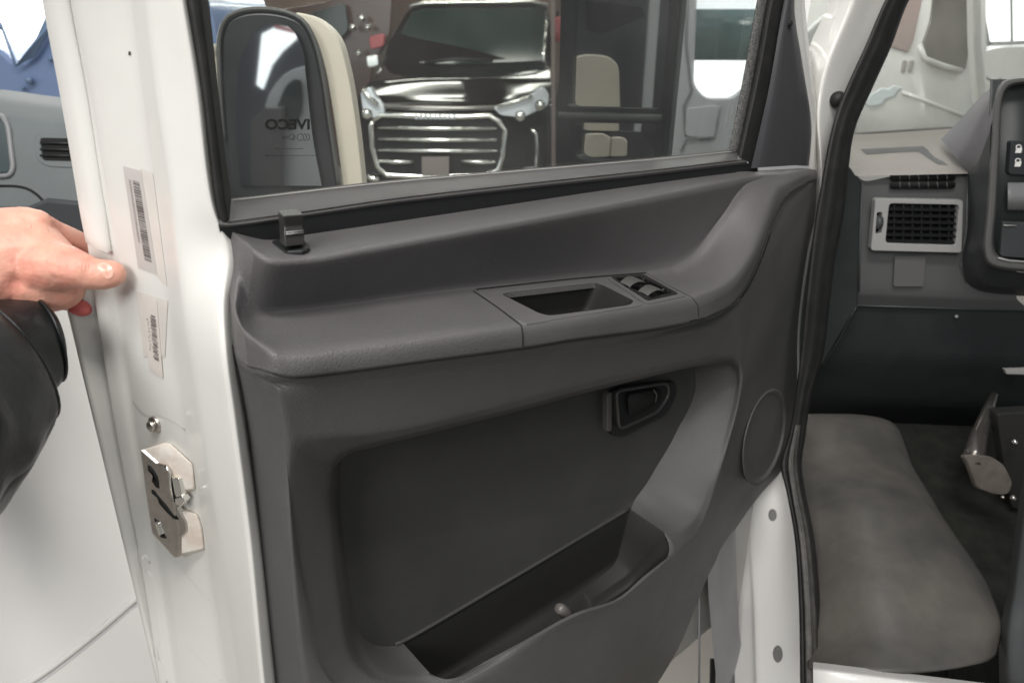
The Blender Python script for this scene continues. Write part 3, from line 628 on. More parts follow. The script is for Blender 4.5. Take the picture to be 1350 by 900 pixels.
# printing on the glass: text reads mirrored from inside
def text_mesh(name, body, px0, px1, py0, py1, w, m, parent, mirrored=True, bold=.02):
    cu = bpy.data.curves.new(name, 'FONT'); cu.body = body; cu.offset = bold; cu.extrude = .0
    to = bpy.data.objects.new(name, cu); COL.objects.link(to)
    bpy.context.view_layer.update()
    me = bpy.data.meshes.new_from_object(to.evaluated_get(bpy.context.evaluated_depsgraph_get()))
    bpy.data.objects.remove(to)
    xs = [v.co.x for v in me.vertices]; ys = [v.co.y for v in me.vertices]
    x0, x1, y0, y1 = min(xs), max(xs), min(ys), max(ys)
    Vn = []
    for v in me.vertices:
        u = (v.co.x-x0)/(x1-x0); t = (v.co.y-y0)/(y1-y0)
        if mirrored: u = 1-u
        Vn.append(D(px0+(px1-px0)*u, py1+(py0-py1)*t, w))
    Fn = [tuple(p.vertices) for p in me.polygons]
    return obj(name, Vn, Fn, m, parent, smooth=False)
gink = mat('ceramic print', (.012, .012, .012), .6)
text_mesh('glass_marking', 'IVECO', 349.5, 408.5, 157, 171, -.0312, gink, gl, bold=.035)
V = []; Fc = []
def ringmark(cx, cy, r, a0, a1):
    n = 12; P = [D(cx+r*math.cos(a0+(a1-a0)*k/n), cy+r*1.0*math.sin(a0+(a1-a0)*k/n), -.0312) for k in range(n+1)]
    tube_vf(P, .00028, 4, True, V, Fc)
ringmark(396, 181, 4.4, 0, 6.28)
for cx in (400, 404): ringmark(cx, 181, 4.4, -1.4, 1.4)
ringmark(385, 181, 4, 0, 6.28); ringmark(385.5, 181, 2, -1, 2.5)
for i in range(5): tube_vf([D(372+i*1.8, 182+(i % 2)*2, -.0312), D(373+i*1.8, 179, -.0312)], .00025, 4, True, V, Fc)
for (x0, x1, y) in ((362, 400, 196), (350, 418, 205)):
    x = x0
    while x < x1:
        w_ = rr.choice([1.2, 2, 2.6]); tube_vf([D(x, y, -.0312), D(x+w_, y, -.0312)], .00026, 4, True, V, Fc); x += w_+.9
obj('glass_marking', V, Fc, gink, gl)
# lock pin with its base
LB = [(x, y) for x, y in rnd([(356, 318), (369, 314), (404, 318), (410, 325), (400, 330), (377, 331)], 4, 4)]
zb = S('arm', 384, 330, .0022).z+.0005
P0 = [Z(x, y, zb) for x, y in LB]
lk = slab('lock_pin', P0, -EV*.004, M['black'], door, bevel=.0012)
def lp(x, y, w): return D(x, y, w)
wb, wf = .028, .046
fr = [lp(373, 285, wf), lp(400, 283, wf), lp(399, 297, wf-.004), lp(401, 307, wf-.001), lp(402, 323, wf), lp(376, 326, wf), lp(374.5, 309, wf-.001), lp(375, 299, wf-.004)]
bk = [lp(366, 277, wb), lp(393, 275, wb), lp(395, 295, wb), lp(396, 303, wb), lp(398, 317, wb), lp(369, 320, wb), lp(368, 303, wb), lp(367.5, 294, wb)]
V = fr+bk; Fc = [(0, 1, 2, 7), (7, 2, 3, 6), (6, 3, 4, 5), (15, 10, 9, 8), (14, 11, 10, 15), (13, 12, 11, 14)]+[(i, (i+1) % 8, 8+(i+1) % 8, 8+i) for i in range(8)]
obj('lock_knob', V, Fc, mat('satin black plastic', (.035, .034, .034), .38, spec=.5), lk, bevel=.0012)
tube('knob_rib', [lp(377, 306.5, wf), lp(400, 304, wf)], .0008, mat('shiny rib', (.2, .2, .2), .2), lk, seg=6)
tube('knob_rib', [lp(377, 309, wf), lp(400, 306.6, wf)], .0008, bpy.data.materials['shiny rib'], lk, seg=6)
# outer skin of the door (away from the cab)
sk = [[D(150+q*0, 0, -.158) for q in (0,)]]
top = [D(300, 268, -.034), D(978, 203, -.034)]
U0, U1 = -.17, 1.0
def UVW(u, v, w): return ORG+EU*u+EV*v+EW*w
slab('outer_skin', [UVW(-.10, -.05, -.160), UVW(.99, -.085, -.160), UVW(.99, -1.0, -.150), UVW(-.10, -1.0, -.150)], -EW*.012, M['white'], door, bevel=.004)
slab('inner_sheet', [UVW(-.02, -.12, -.02), UVW(.99, -.16, -.02), UVW(1.0, -.45, -.02), UVW(1.0, -1.0, -.02), UVW(-.0, -1.0, -.02)], -EW*.003, M['white'], door, bevel=0)
slab('door_seam', [D(922, 762, -.0165), D(924, 762, -.0165), D(923, 905, -.0165), D(921, 905, -.0165)], -EW*.002, M['greymetal'], door, bevel=0)
slab('drain_slot', [D(937, 868, -.017), D(944, 868, -.017), D(943, 920, -.017), D(936, 920, -.017)], -EW*.002, M['gap'], door, bevel=0)
slab('window_head', [UVW(-.12, .42, .0), UVW(1.0, .42, .0), UVW(1.0, .34, .0), UVW(-.12, .34, .0)], -EW*.10, M['white'], door, bevel=.008)
# grey check-strap cover
cc = [[(936, 690, .0), (933, 758, .0), (940, 850, .0), (948, 930, .0)], [(950, 690, .012), (950, 758, .012), (958, 850, .012), (960, 930, .012)], [(968, 690, .006), (969, 740, .006), (974, 829, .006), (979, 861, .010), (970, 930, .004)], [(970, 690, -.03), (971, 740, -.03), (976, 829, -.03), (981, 861, -.03), (972, 930, -.03)]]
loft('hinge_cover', [row([r], [30], D) for r in cc], 4, .002, M['greymetal'], door)

# ---- twin wing mirror on the outside of the door
MC = T(812, 60, 1.22); mn = Vector((-.62, -.78, -.03)).normalized()
def MP(x, y, off=0):
    r = ray(x, y); return CAM+r*((MC-CAM).dot(mn)/r.dot(mn))+mn*off
def frame(name, outer, holes, mtl, parent, off, depth):
    bm = bmesh.new()
    o_ = [bm.verts.new(MP(x, y, off)) for x, y in outer]; es = [bm.edges.new((o_[i], o_[(i+1) % len(o_)])) for i in range(len(o_))]
    for h in holes:
        q = [bm.verts.new(MP(x, y, off)) for x, y in h]; es += [bm.edges.new((q[i], q[(i+1) % len(q)])) for i in range(len(q))]
    bmesh.ops.triangle_fill(bm, use_beauty=True, edges=es)
    bmesh.ops.dissolve_limit(bm, angle_limit=.01, verts=bm.verts, edges=bm.edges)
    bm.verts.index_update(); V = [v.co.copy() for v in bm.verts]; Fc = [tuple(v.index for v in f.verts) for f in bm.faces]; bm.free()
    o2 = obj(name, V, Fc, mtl, parent, smooth=False)
    md = o2.modifiers.new('s', 'SOLIDIFY'); md.thickness = depth; md.offset = 0
    return o2
wm = frame('wing_mirror', rnd([(747, -150), (894, -150), (893, 0), (872, 222), (736, 222), (741, 100)], 14, 5), [rnd([(759, -138), (888, -138), (885, 20), (874, 144), (751, 141)], 8, 4), rnd([(757, 161), (870, 163), (866, 212), (800, 214), (762, 208)], 10, 4)], M['black'], door, 0, .016)
slab('mirror_glass', [MP(x, y, -.004) for x, y in ((755, -142), (890, -142), (876, 147), (748, 143))], -mn*.003, M['mirror'], wm, bevel=0, smooth=False)
# convex lower pane
V = []; 
for j in range(9):
    for i in range(9):
        u = i/8; v = j/8; p = MP(753+(872-753)*u, 158+(216-158)*v, -.004); d = ((u-.5)**2+(v-.5)**2)
        V.append(p-mn*d*.004)
Fc = [(j*9+i, j*9+i+1, (j+1)*9+i+1, (j+1)*9+i) for j in range(8) for i in range(8)]
obj('mirror_glass', V, Fc, M['mirror'], wm, label='small convex lower mirror pane')
tube('divider_bar', [MP(741, 151, .006), MP(876, 155, .006)], .006, mat('satin bar', (.12, .12, .115), .3), wm, seg=10)
slab('mirror_shell', [MP(x, y, -.010) for x, y in rnd([(745, -150), (896, -150), (895, 0), (874, 224), (734, 224), (739, 100)], 14, 5)], -mn*.022, M['black'], wm, bevel=.008)
tube('mirror_arm', [MP(840, 218, -.03), D(930, 262, -.12), D(980, 270, -.08)], .012, M['black'], wm, seg=10)

# things standing where the mirror sees them
def refl(p): 
    d = (p-MC).dot(mn); return p-mn*2*d
def RV(x, y, Y): return refl(T(x, y, Y))
seat = thing('car_seat', 'dark seat with a beige headrest, seen only in the twin wing mirror', 'car seat', RV(790, 300, 2.4))
def rvslab(name, pts, Y, th, m, bev): 
    P = [RV(x, y, Y) for x, y in pts]; n = (P[1]-P[0]).cross(P[2]-P[0]).normalized()
    if n.dot(MC-P[0]) > 0: n = -n
    return slab(name, P, n*th, m, seat, bevel=bev)
rvslab('headrest', rnd([(756, 76), (774, 72), (800, 74), (814, 86), (816, 150), (753, 150)], 8, 4), 2.3, .07, M['beige'], .02)
rvslab('armrest', rnd([(757, 163), (788, 160), (800, 172), (796, 240), (752, 240)], 6, 4), 2.24, .06, M['beige'], .015)  # beige piece added to repeat the headrest's reflection in the lower pane
rvslab('armrest', rnd([(801, 175), (812, 171), (826, 174), (831, 184), (828, 240), (797, 240)], 6, 4), 2.26, .05, M['beige'], .015)  # second added beige piece, again for the lower pane's reflection
rvslab('backrest', rnd([(700, 150), (860, 150), (900, 300), (700, 300)], 8, 4), 2.34, .10, M['cloth'], .02)
rvslab('dark_sheet', [(640, -200), (1000, -200), (1000, 300), (640, 300)], 3.0, .03, M['cloth'], .0)  # unseen dark sheet added so the twin mirror reflects a dark background
rvslab('seat_belt', [(770, 0), (845, 8), (852, 22), (790, 45), (770, 40)], 2.7, .01, M['black'], .002)
rvslab('belt_pole', [(866, -150), (880, -150), (858, 150), (846, 150)], 2.6, .03, M['silver'], .004)

# ================================================================ THE VAN CAB (body the door hangs on)
van = thing('van', 'white van cab right of the open door with black door seal, dashboard and footwell', 'van', Vector((1.0, 1.6, 0)))
def TY(x, y, Y): return T(x, y, Y)
# A pillar
ap = [[(1106, -120, 1.42), (1093, 0, 1.40), (1066, 69, 1.38), (1070, 140, 1.34), (1078, 230, 1.30), (1072, 330, 1.30)],
      [(1130, -120, 1.36), (1108, 0, 1.36), (1076, 100, 1.32), (1074, 150, 1.30), (1080, 232, 1.28), (1072, 330, 1.29)],
      [(1165, -120, 1.34), (1125, 0, 1.34), (1088, 90, 1.30), (1078, 150, 1.28), (1083, 235, 1.27), (1073, 330, 1.28)],
      [(1200, -120, 1.37), (1150, 0, 1.37), (1115, 90, 1.34), (1096, 160, 1.31), (1086, 236, 1.29), (1074, 330, 1.29)],
      [(1235, -120, 1.40), (1180, 0, 1.40), (1140, 100, 1.38), (1106, 175, 1.34), (1092, 240, 1.31), (1078, 330, 1.30)]]
loft('a_pillar', [row([r], [50], TY) for r in ap], 6, .003, M['white'], van)
tube('rubber_plug', [T(1104, 131, 1.335), T(1104, 131, 1.30)], [.014, .012], M['rubber'], van, seg=16)
# door opening seal
def ribbon(name, left, right, n, bulge, m, parent, seg=10, sig=.0):
    Lq = cr(left, n); Rq = cr(right, n); cols = []
    for a, b in zip(Lq, Rq):
        A = T(*a); B = T(*b); out = (CAM-(A+B)/2).normalized(); c = []
        for k in range(seg+1):
            t = k/seg; c.append(A.lerp(B, t)+out*bulge*(math.sin(math.pi*t)**.6)+out*bulge*.16*math.sin(t*math.pi*5))
        cols.append(c)
    V, Fc = grid(cols); return obj(name, V, Fc, m, parent, thick=.004)
ribbon('door_seal', [(1235, -120, 1.30), (1167, 0, 1.29), (1140, 62, 1.28), (1118, 110, 1.27), (1102, 150, 1.26), (1092, 190, 1.25), (1083, 240, 1.24), (1073, 300, 1.23), (1062, 400, 1.21), (1054, 480, 1.20), (1040, 572, 1.19), (1029, 612, 1.16), (1036, 645, 1.13), (1047, 705, 1.07), (1053, 793, 1.0), (1055, 925, .90)],
       [(1275, -120, 1.33), (1199, 0, 1.32), (1175, 62, 1.31), (1151, 115, 1.30), (1127, 171, 1.28), (1119, 221, 1.27), (1113, 280, 1.26), (1100, 350, 1.25), (1085, 470, 1.23), (1070, 520, 1.21), (1062, 575, 1.20), (1057, 612, 1.17), (1062, 650, 1.14), (1073, 705, 1.08), (1081, 793, 1.01), (1084, 925, .91)], 90, .012, M['rubber'], van)
ribbon('worn_seal_lip', [(1048, 560, 1.175), (1038, 610, 1.145), (1043, 650, 1.115), (1052, 705, 1.055), (1059, 793, .985), (1062, 925, .885)],
       [(1056, 560, 1.175), (1052, 610, 1.145), (1057, 650, 1.115), (1068, 705, 1.055), (1076, 793, .985), (1080, 925, .885)], 50, .006, M['seal'], van, seg=10)
# hinge pillar (white with two plugs)
hpil = [[(970, 596, 1.44), (962, 700, 1.38), (966, 800, 1.30), (970, 940, 1.2)], [(990, 596, 1.42), (986, 700, 1.34), (990, 800, 1.26), (994, 940, 1.16)], [(994, 596, 1.41), (990, 700, 1.325), (995, 800, 1.245), (999, 940, 1.145)], [(1020, 596, 1.40), (1034, 700, 1.30), (1038, 800, 1.22), (1042, 940, 1.12)], [(1042, 596, 1.39), (1060, 700, 1.28), (1064, 800, 1.20), (1066, 940, 1.10)]]
loft('hinge_pillar', [row([r], [30], TY) for r in hpil], 6, .003, M['whitebody'], van, reg='hpil')
for (x, y, rx, ry) in ((1019, 679, 5.5, 8), (1026, 862, 6.5, 11)):
    P = [S('hpil', x+rx*math.cos(a), y+ry*math.sin(a), .002) for a in [k*2*math.pi/20 for k in range(20)]]
    slab('rubber_plug', P, Vector((0, .004, 0)), mat('grey plug', (.15, .15, .145), .45), van, bevel=.0015)
# dashboard
def TP(pts, Y): return [T(x, y, Y) for x, y in pts]
def z_row(pts): return [T(x, y, Y) for x, y, Y in pts]
# dash top (dusty light), with a tray
dt = [[(1070, 172, 1.86), (1127, 177, 1.86), (1190, 174, 1.86), (1262, 169, 1.86), (1330, 165, 1.86)],
      [(1070, 184, 1.80), (1125, 187, 1.80), (1190, 184, 1.80), (1262, 180, 1.80), (1330, 178, 1.80)],
      [(1066, 222, 1.56), (1120, 220, 1.56), (1190, 219, 1.56), (1276, 222, 1.56), (1330, 222, 1.56)],
      [(1066, 235, 1.53), (1124, 232, 1.53), (1190, 231, 1.53), (1276, 229, 1.53), (1330, 229, 1.53)]]
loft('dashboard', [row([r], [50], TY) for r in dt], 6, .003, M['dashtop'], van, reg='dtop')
dsh = bpy.data.objects['dashboard']
slab('windscreen_base', TP([(1060, 176), (1127, 176), (1255, 168), (1290, 166), (1290, 173), (1127, 182), (1060, 183)], 1.87), Vector((0, .02, 0)), mat('grey screen rubber', (.13, .125, .12), .5), van, bevel=.003)
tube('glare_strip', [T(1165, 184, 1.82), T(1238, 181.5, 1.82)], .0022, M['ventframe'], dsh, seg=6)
# tray recess
to_ = [(1134, 197), (1217, 193), (1250, 218), (1164, 217)]; ti = [(1142, 204), (1210, 200), (1236, 217), (1166, 217)]
tp = [S('dtop', x, y, .0008) for x, y in to_]; tq = [S('dtop', x, y, -.012) for x, y in ti]
tp = [p if p else T(x, y, 1.6) for p, (x, y) in zip(tp, to_)]
# tray walls raised round a lower floor
V = []; Fc = []
for a, b in ((0, 1), (1, 2)):
    A = S('dtop', *to_[a], .0006); B = S('dtop', *to_[b], .0006); A2 = S('dtop', *ti[a], .0010); B2 = S('dtop', *ti[b], .0010)
    i0 = len(V); V += [A, B, B2, A2]; Fc.append((i0, i0+1, i0+2, i0+3))
obj('tray_wall', V, Fc, M['dashface'], dsh, smooth=False)
# dash face
df = [[(1070, 240, 1.55), (1120, 226, 1.55), (1138, 238, 1.55), (1175, 233, 1.55), (1276, 228, 1.55), (1340, 228, 1.55)],
      [(1070, 300, 1.53), (1116, 290, 1.53), (1134, 300, 1.53), (1175, 300, 1.53), (1275, 300, 1.53), (1340, 300, 1.53)],
      [(1066, 390, 1.53), (1108, 384, 1.53), (1131, 386, 1.53), (1175, 388, 1.53), (1272, 392, 1.53), (1340, 394, 1.53)],
      [(1060, 405, 1.55), (1100, 402, 1.55), (1130, 403, 1.55), (1175, 405, 1.55), (1272, 408, 1.55), (1360, 411, 1.55)]]
loft('dash_face', [row([r], [60], TY) for r in df], 6, .004, M['dashface'], dsh)
dl = [[(1050, 402, 1.555), (1130, 403, 1.555), (1240, 407, 1.555), (1400, 412, 1.555)], [(1050, 470, 1.57), (1130, 470, 1.57), (1240, 472, 1.57), (1400, 478, 1.57)], [(1050, 530, 1.66), (1130, 530, 1.66), (1240, 534, 1.66), (1400, 540, 1.66)], [(1050, 556, 1.85), (1130, 556, 1.85), (1240, 560, 1.85), (1400, 566, 1.85)]]
loft('lower_dash', [row([r], [30], TY) for r in dl], 6, .012, M['dashlow'], dsh)
tube('joint_line', [T(1085, 480, 1.565), T(1106, 448, 1.556), T(1120, 420, 1.55), T(1130, 402.5, 1.548)], .0012, mat('faint teal edge', (.07, .085, .085), .4), dsh, seg=6)
tube('joint_line', [T(1128, 402.5, 1.546), T(1240, 406, 1.546), T(1360, 410, 1.546)], .0014, bpy.data.materials['faint teal edge'], dsh, seg=6)
tube('dash_edge', [T(1122, 228, 1.548), T(1137, 240, 1.547), T(1134, 300, 1.527), T(1132, 384, 1.527)], .0028, M['dashface'], dsh, seg=8)
tube('dash_edge', [T(1276, 226, 1.546), T(1274, 300, 1.526), T(1267, 350, 1.526), T(1275, 372, 1.528)], .0028, M['dashface'], dsh, seg=8)
slab('dash_end_cap', TP([(1096, 200), (1122, 222), (1136, 242), (1131, 402), (1085, 480), (1050, 520), (1060, 300)], 1.50), Vector((0, .04, 0)), M['dashlow'], dsh, bevel=.004)
slab('steel_clip', TP([(1325, 487), (1360, 486), (1360, 494), (1327, 493)], 1.5), Vector((0, .01, 0)), M['ventframe'], dsh, bevel=.001)
tube('dash_stud', [T(1261, 417, 1.548), T(1261, 417, 1.553)], .0035, M['ventframe'], dsh, seg=10)
# defroster slots
for y0 in (233.5, 244):
    pts = rnd([(1174, y0-4), (1260, y0-4.6), (1260, y0+3.6), (1174, y0+4.4)], 4, 4)
    sl = slab('defroster_slot', TP(pts, 1.538 if y0 < 240 else 1.534), Vector((0, .004, 0)), M['gap'], dsh, bevel=0)
    for i in range(6): tube('slot_rib', [T(1186+i*12.4, y0-4, 1.536 if y0 < 240 else 1.532), T(1187+i*12.4, y0+4, 1.536 if y0 < 240 else 1.532)], .0012, M['dashface'], sl, seg=6)
# side vent
def frame_y(name, outer, holes, Y, depth, m, parent, bevel=.0012):
    bm = bmesh.new(); es = []
    for h in [outer]+holes:
        q = [bm.verts.new(T(x, y, Y)) for x, y in h]; es += [bm.edges.new((q[i], q[(i+1) % len(q)])) for i in range(len(q))]
    bmesh.ops.triangle_fill(bm, use_beauty=True, edges=es); bmesh.ops.dissolve_limit(bm, angle_limit=.01, verts=bm.verts, edges=bm.edges)
    bm.verts.index_update(); V = [v.co.copy() for v in bm.verts]; Fc = [tuple(v.index for v in f.verts) for f in bm.faces]; bm.free()
    o2 = obj(name, V, Fc, m, parent, smooth=False); md = o2.modifiers.new('s', 'SOLIDIFY'); md.thickness = depth; md.offset = 0
    if bevel:
        md = o2.modifiers.new('b', 'BEVEL'); md.width = bevel; md.segments = 2; md.limit_method = 'ANGLE'
    return o2
vf = frame_y('air_vent', rnd([(1152, 261), (1267, 263), (1265, 332), (1146, 329)], 4, 4), [rnd([(1170, 267), (1262, 269), (1257, 322), (1165, 319)], 5, 4), rnd([(1154, 279), (1161, 279), (1160, 307), (1152, 307)], 2, 3)], 1.513, .016, M['ventframe'], dsh)
slab('vent_well', TP([(1150, 264), (1265, 266), (1262, 328), (1148, 325)], 1.524), Vector((0, .002, 0)), M['gap'], vf, bevel=0)
V = []; Fc = []
for i in range(6):
    y = 275+i*8.4; a = T(1168, y, 1.512); b = T(1259, y+1.6, 1.512); c = (a+b)/2; ax = (b-a)/2
    boxvf(c, ax, Vector((0, .006, .0022)), Vector((0, -.0006, .0012)), V, Fc)
obj('vent_slat', V, Fc, M['black'], vf, smooth=False)
V = []; Fc = []
for i in range(7):
    x = 1178+i*12; boxvf(T(x, 295, 1.518), Vector((.0008, 0, 0)), Vector((0, .004, 0)), (T(x, 270, 1.518)-T(x, 320, 1.518))/2, V, Fc)
obj('vent_vane', V, Fc, M['dash'], vf, smooth=False)
tube('vent_wheel', [T(1153.5, 293, 1.512), T(1160.5, 293, 1.512)], .018*.8, M['dash'], vf, seg=20)
slab('blank_cover', TP(rnd([(1180, 338), (1221, 338), (1218, 378), (1178, 378)], 2, 3), 1.521), Vector((0, .004, 0)), mat('matt grey cover', (.120, .120, .122), .55), dsh, bevel=.001)
# instrument binnacle hood
bh = [[(1240, 184, 1.70), (1262, 162, 1.70), (1298, 123, 1.70), (1320, 107, 1.70), (1336, 103, 1.70), (1380, 103, 1.70)],
      [(1262, 210, 1.56), (1280, 180, 1.50), (1304, 132, 1.46), (1318, 112, 1.45), (1336, 106, 1.45), (1380, 106, 1.45)],
      [(1276, 226, 1.535), (1290, 220, 1.46), (1308, 160, 1.40), (1316, 122, 1.40), (1334, 106.5, 1.40), (1380, 106, 1.40)]]
loft('binnacle_hood', [row([r], [40], TY) for r in bh], 8, .004, M['hood'], dsh)
bf = [[(1276, 226, 1.535), (1275, 300, 1.53), (1267, 350, 1.53), (1280, 380, 1.54), (1400, 392, 1.54)],
      [(1290, 214, 1.45), (1288, 300, 1.45), (1284, 340, 1.45), (1292, 372, 1.47), (1400, 380, 1.47)],
      [(1306, 170, 1.40), (1303, 260, 1.40), (1298, 330, 1.40), (1304, 350, 1.41), (1400, 362, 1.42)]]
loft('binnacle_side', [row([r], [40], TY) for r in bf], 8, .006, M['dash'], dsh)
bl = [[(1400, 103, 1.40), (1338, 103, 1.40), (1321, 108, 1.40), (1313, 122, 1.40), (1306, 200, 1.40), (1301, 270, 1.40), (1297, 335, 1.40), (1304, 350, 1.40), (1400, 362, 1.40)],
      [(1400, 104, 1.388), (1338, 104, 1.388), (1323, 109, 1.388), (1315, 124, 1.388), (1308, 200, 1.388), (1304, 270, 1.388), (1300, 334, 1.388), (1306, 347, 1.388), (1400, 358, 1.388)],
      [(1400, 109, 1.388), (1342, 109, 1.388), (1328, 114, 1.388), (1321, 128, 1.388), (1316, 200, 1.388), (1312, 270, 1.388), (1308, 330, 1.388), (1315, 341, 1.388), (1400, 350, 1.388)],
      [(1400, 112, 1.41), (1344, 112, 1.41), (1330, 117, 1.41), (1323, 130, 1.41), (1318, 200, 1.41), (1314, 270, 1.41), (1311, 328, 1.41), (1318, 338, 1.41), (1400, 347, 1.41)]]
loft('binnacle_rim', [row([r], [60], TY) for r in bl], 4, .0012, mat('mid grey rim', (.12, .12, .118), .4, spec=.5), dsh)
slab('switch_board', TP([(1310, 105), (1400, 105), (1400, 352), (1300, 345)], 1.415), Vector((0, .01, 0)), mat('dark board', (.028, .033, .034), .45, spec=.4), dsh, bevel=0)
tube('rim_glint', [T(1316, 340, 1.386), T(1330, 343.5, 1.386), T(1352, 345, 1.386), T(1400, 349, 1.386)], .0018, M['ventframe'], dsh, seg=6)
slab('lock_switch', TP(rnd([(1333, 186), (1372, 188), (1372, 232), (1330, 230)], 4, 3), 1.402), Vector((0, .014, 0)), mat('switch black', (.035, .04, .042), .3, spec=.5), dsh, bevel=.002)
for (x, y) in ((1343, 197), (1342, 215)):
    V = []; Fc = []
    boxvf(T(x, y+1.5, 1.4005), Vector((.0055, 0, 0)), Vector((0, .0004, 0)), Vector((0, 0, .0045)), V, Fc)
    tube_vf([T(x-3, y-1, 1.4005), T(x-3, y-4.6, 1.4005), T(x, y-6, 1.4005), T(x+3, y-4.6, 1.4005), T(x+3, y-1, 1.4005)], .0011, 6, True, V, Fc)
    obj('padlock_symbol', V, Fc, M['whiteink'], dsh, smooth=False)
cols = []
for i in range(14):
    a = -.2+i/13*2.4; c = []
    for j in range(6): c.append(T(1328+j*5.5, 242+i*2.6, 1.412-.026*math.sin(max(0, min(math.pi, a+.5)))))
    cols.append(c)
V, Fc = grid(cols); obj('dimmer_wheel', V, Fc, mat('grey wheel', (.20, .205, .21), .35), dsh, thick=-.003)
slab('blank_switch', TP(rnd([(1322, 292), (1372, 294), (1372, 342), (1319, 338)], 3, 3), 1.408), Vector((0, .01, 0)), M['dash'], dsh, bevel=.0015)
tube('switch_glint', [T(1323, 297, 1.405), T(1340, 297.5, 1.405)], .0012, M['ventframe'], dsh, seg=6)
# windscreen
slab('windscreen', [T(1090, -120, 1.98), T(1420, -120, 1.98), T(1420, 168, 1.90), T(1040, 182, 1.90)], Vector((0, .005, 0)), M['screen'], van, bevel=0, smooth=False)
# footwell
fm = [[(1040, 548, 1.46, ), (1070, 548, 1.46), (1130, 549, 1.45), (1158, 553, 1.445), (1174, 559, 1.44), (1184, 568, 1.44)],
      [(1045, 606, 1.34), (1075, 606, 1.33), (1130, 606, 1.31), (1170, 610, 1.31), (1190, 614, 1.315), (1200, 616, 1.33)],
      [(1058, 680, 1.18), (1084, 680, 1.15), (1140, 675, 1.12), (1200, 678, 1.13), (1232, 684, 1.15), (1244, 689, 1.165)],
      [(1064, 770, 1.07), (1090, 770, 1.03), (1150, 765, .985), (1230, 762, .99), (1285, 766, 1.005), (1299, 770, 1.02)],
      [(1066, 840, .98), (1094, 845, .95), (1160, 845, .90), (1250, 845, .90), (1306, 830, .92), (1319, 822, .935)],
      [(1068, 882, .91), (1096, 885, .87), (1160, 888, .842), (1240, 884, .848), (1288, 874, .87), (1308, 862, .905)]]
loft('wheel_arch_mat', [row([r], [60], TY) for r in fm], 8, .012, M['mat'], van, thick=-.006, reg='mat')
cf = [[(1150, 560, 1.62), (1250, 565, 1.62), (1400, 570, 1.62)], [(1170, 640, 1.42), (1260, 640, 1.42), (1400, 640, 1.42)], [(1200, 760, 1.18), (1270, 760, 1.18), (1400, 760, 1.18)], [(1250, 830, 1.07), (1300, 830, 1.07), (1400, 830, 1.07)], [(1250, 930, .96), (1300, 930, .96), (1400, 930, .96)]]
loft('footwell_carpet', [row([r], [30], TY) for r in cf], 6, .01, M['carpet'], van, thick=-.01)
si = [[(1072, 872, .88), (1090, 874, .865), (1300, 900, .83), (1400, 912, .82)], [(1072, 882, .85), (1090, 884, .835), (1300, 911, .80), (1400, 924, .79)], [(1072, 886, .848), (1090, 888, .833), (1300, 916, .798), (1400, 929, .788)], [(1072, 930, .80), (1090, 930, .79), (1300, 960, .76), (1400, 980, .75)]]
loft('door_sill', [row([r], [30], TY) for r in si], 5, .002, M['whitebody'], van)
slab('firewall', [T(1000, 520, 1.88), T(1500, 520, 1.88), T(1500, 640, 1.80), T(1000, 640, 1.80)], Vector((0, .02, 0)), M['pit'], van, bevel=0)
slab('cab_floor', [Vector((.75, .85, .50)), Vector((2.4, .75, .50)), Vector((2.4, 1.9, .50)), Vector((.75, 1.9, .50))], Vector((0, 0, -.03)), M['carpet'], van, bevel=0)
slab('cab_side', [Vector((2.3, -.6, .5)), Vector((2.3, 1.95, .5)), Vector((2.3, 1.95, 2.5)), Vector((2.3, -.6, 2.5))], Vector((.03, 0, 0)), M['dash'], van, bevel=0)
slab('cab_roof', [Vector((.75, -.6, 2.5)), Vector((2.3, -.6, 2.5)), Vector((2.3, 1.9, 2.5)), Vector((.75, 1.9, 2.5))], Vector((0, 0, .03)), M['dash'], van, bevel=0)
# dark seat base / steering column at the right edge
sc_ = [[(1352, 610, .95), (1338, 700, .95), (1328, 780, .95), (1318, 830, .93), (1318, 930, .90)], [(1360, 610, .90), (1348, 700, .90), (1338, 780, .90), (1330, 840, .88), (1334, 930, .85)], [(1450, 610, .90), (1450, 700, .90), (1450, 780, .90), (1450, 840, .88), (1450, 930, .85)]]
loft('seat_base', [row([r], [24], TY) for r in sc_], 5, .008, M['dash'], van)
# pedal
pa = tube('pedal', [T(1310, 520, 1.42), T(1301, 545, 1.38), T(1290, 575, 1.33), T(1284, 600, 1.29), T(1283, 612, 1.28)], [.008, .012, .017, .020, .014], mat('satin steel arm', (.16, .15, .14), .22, metal=.7), van, seg=14)
slab('pedal_pad', [T(x, y, 1.27) for x, y in rnd([(1270, 600), (1280, 599), (1306, 601), (1324, 612), (1336, 636), (1330, 652), (1312, 652), (1288, 643), (1278, 614)], 5, 3)], Vector((0, .014, -.006)), M['padpedal'], pa, bevel=.003)
tube('pedal_bolt', [T(1338, 582, 1.28), T(1338, 582, 1.30)], .006, M['chrome'], pa, seg=10)
tube('pedal_bolt', [T(1336, 656, 1.25), T(1336, 656, 1.28)], .006, M['steel'], pa, seg=10)
tube('pedal_bolt', [T(1322, 655, 1.25), T(1322, 655, 1.28)], .004, M['steel'], pa, seg=10)
slab('pedal_bracket', [T(x, y, 1.32) for x, y in rnd([(1314, 545), (1420, 540), (1420, 690), (1334, 670), (1322, 600)], 5, 3)], Vector((0, .03, 0)), M['pit'], pa, bevel=.004)
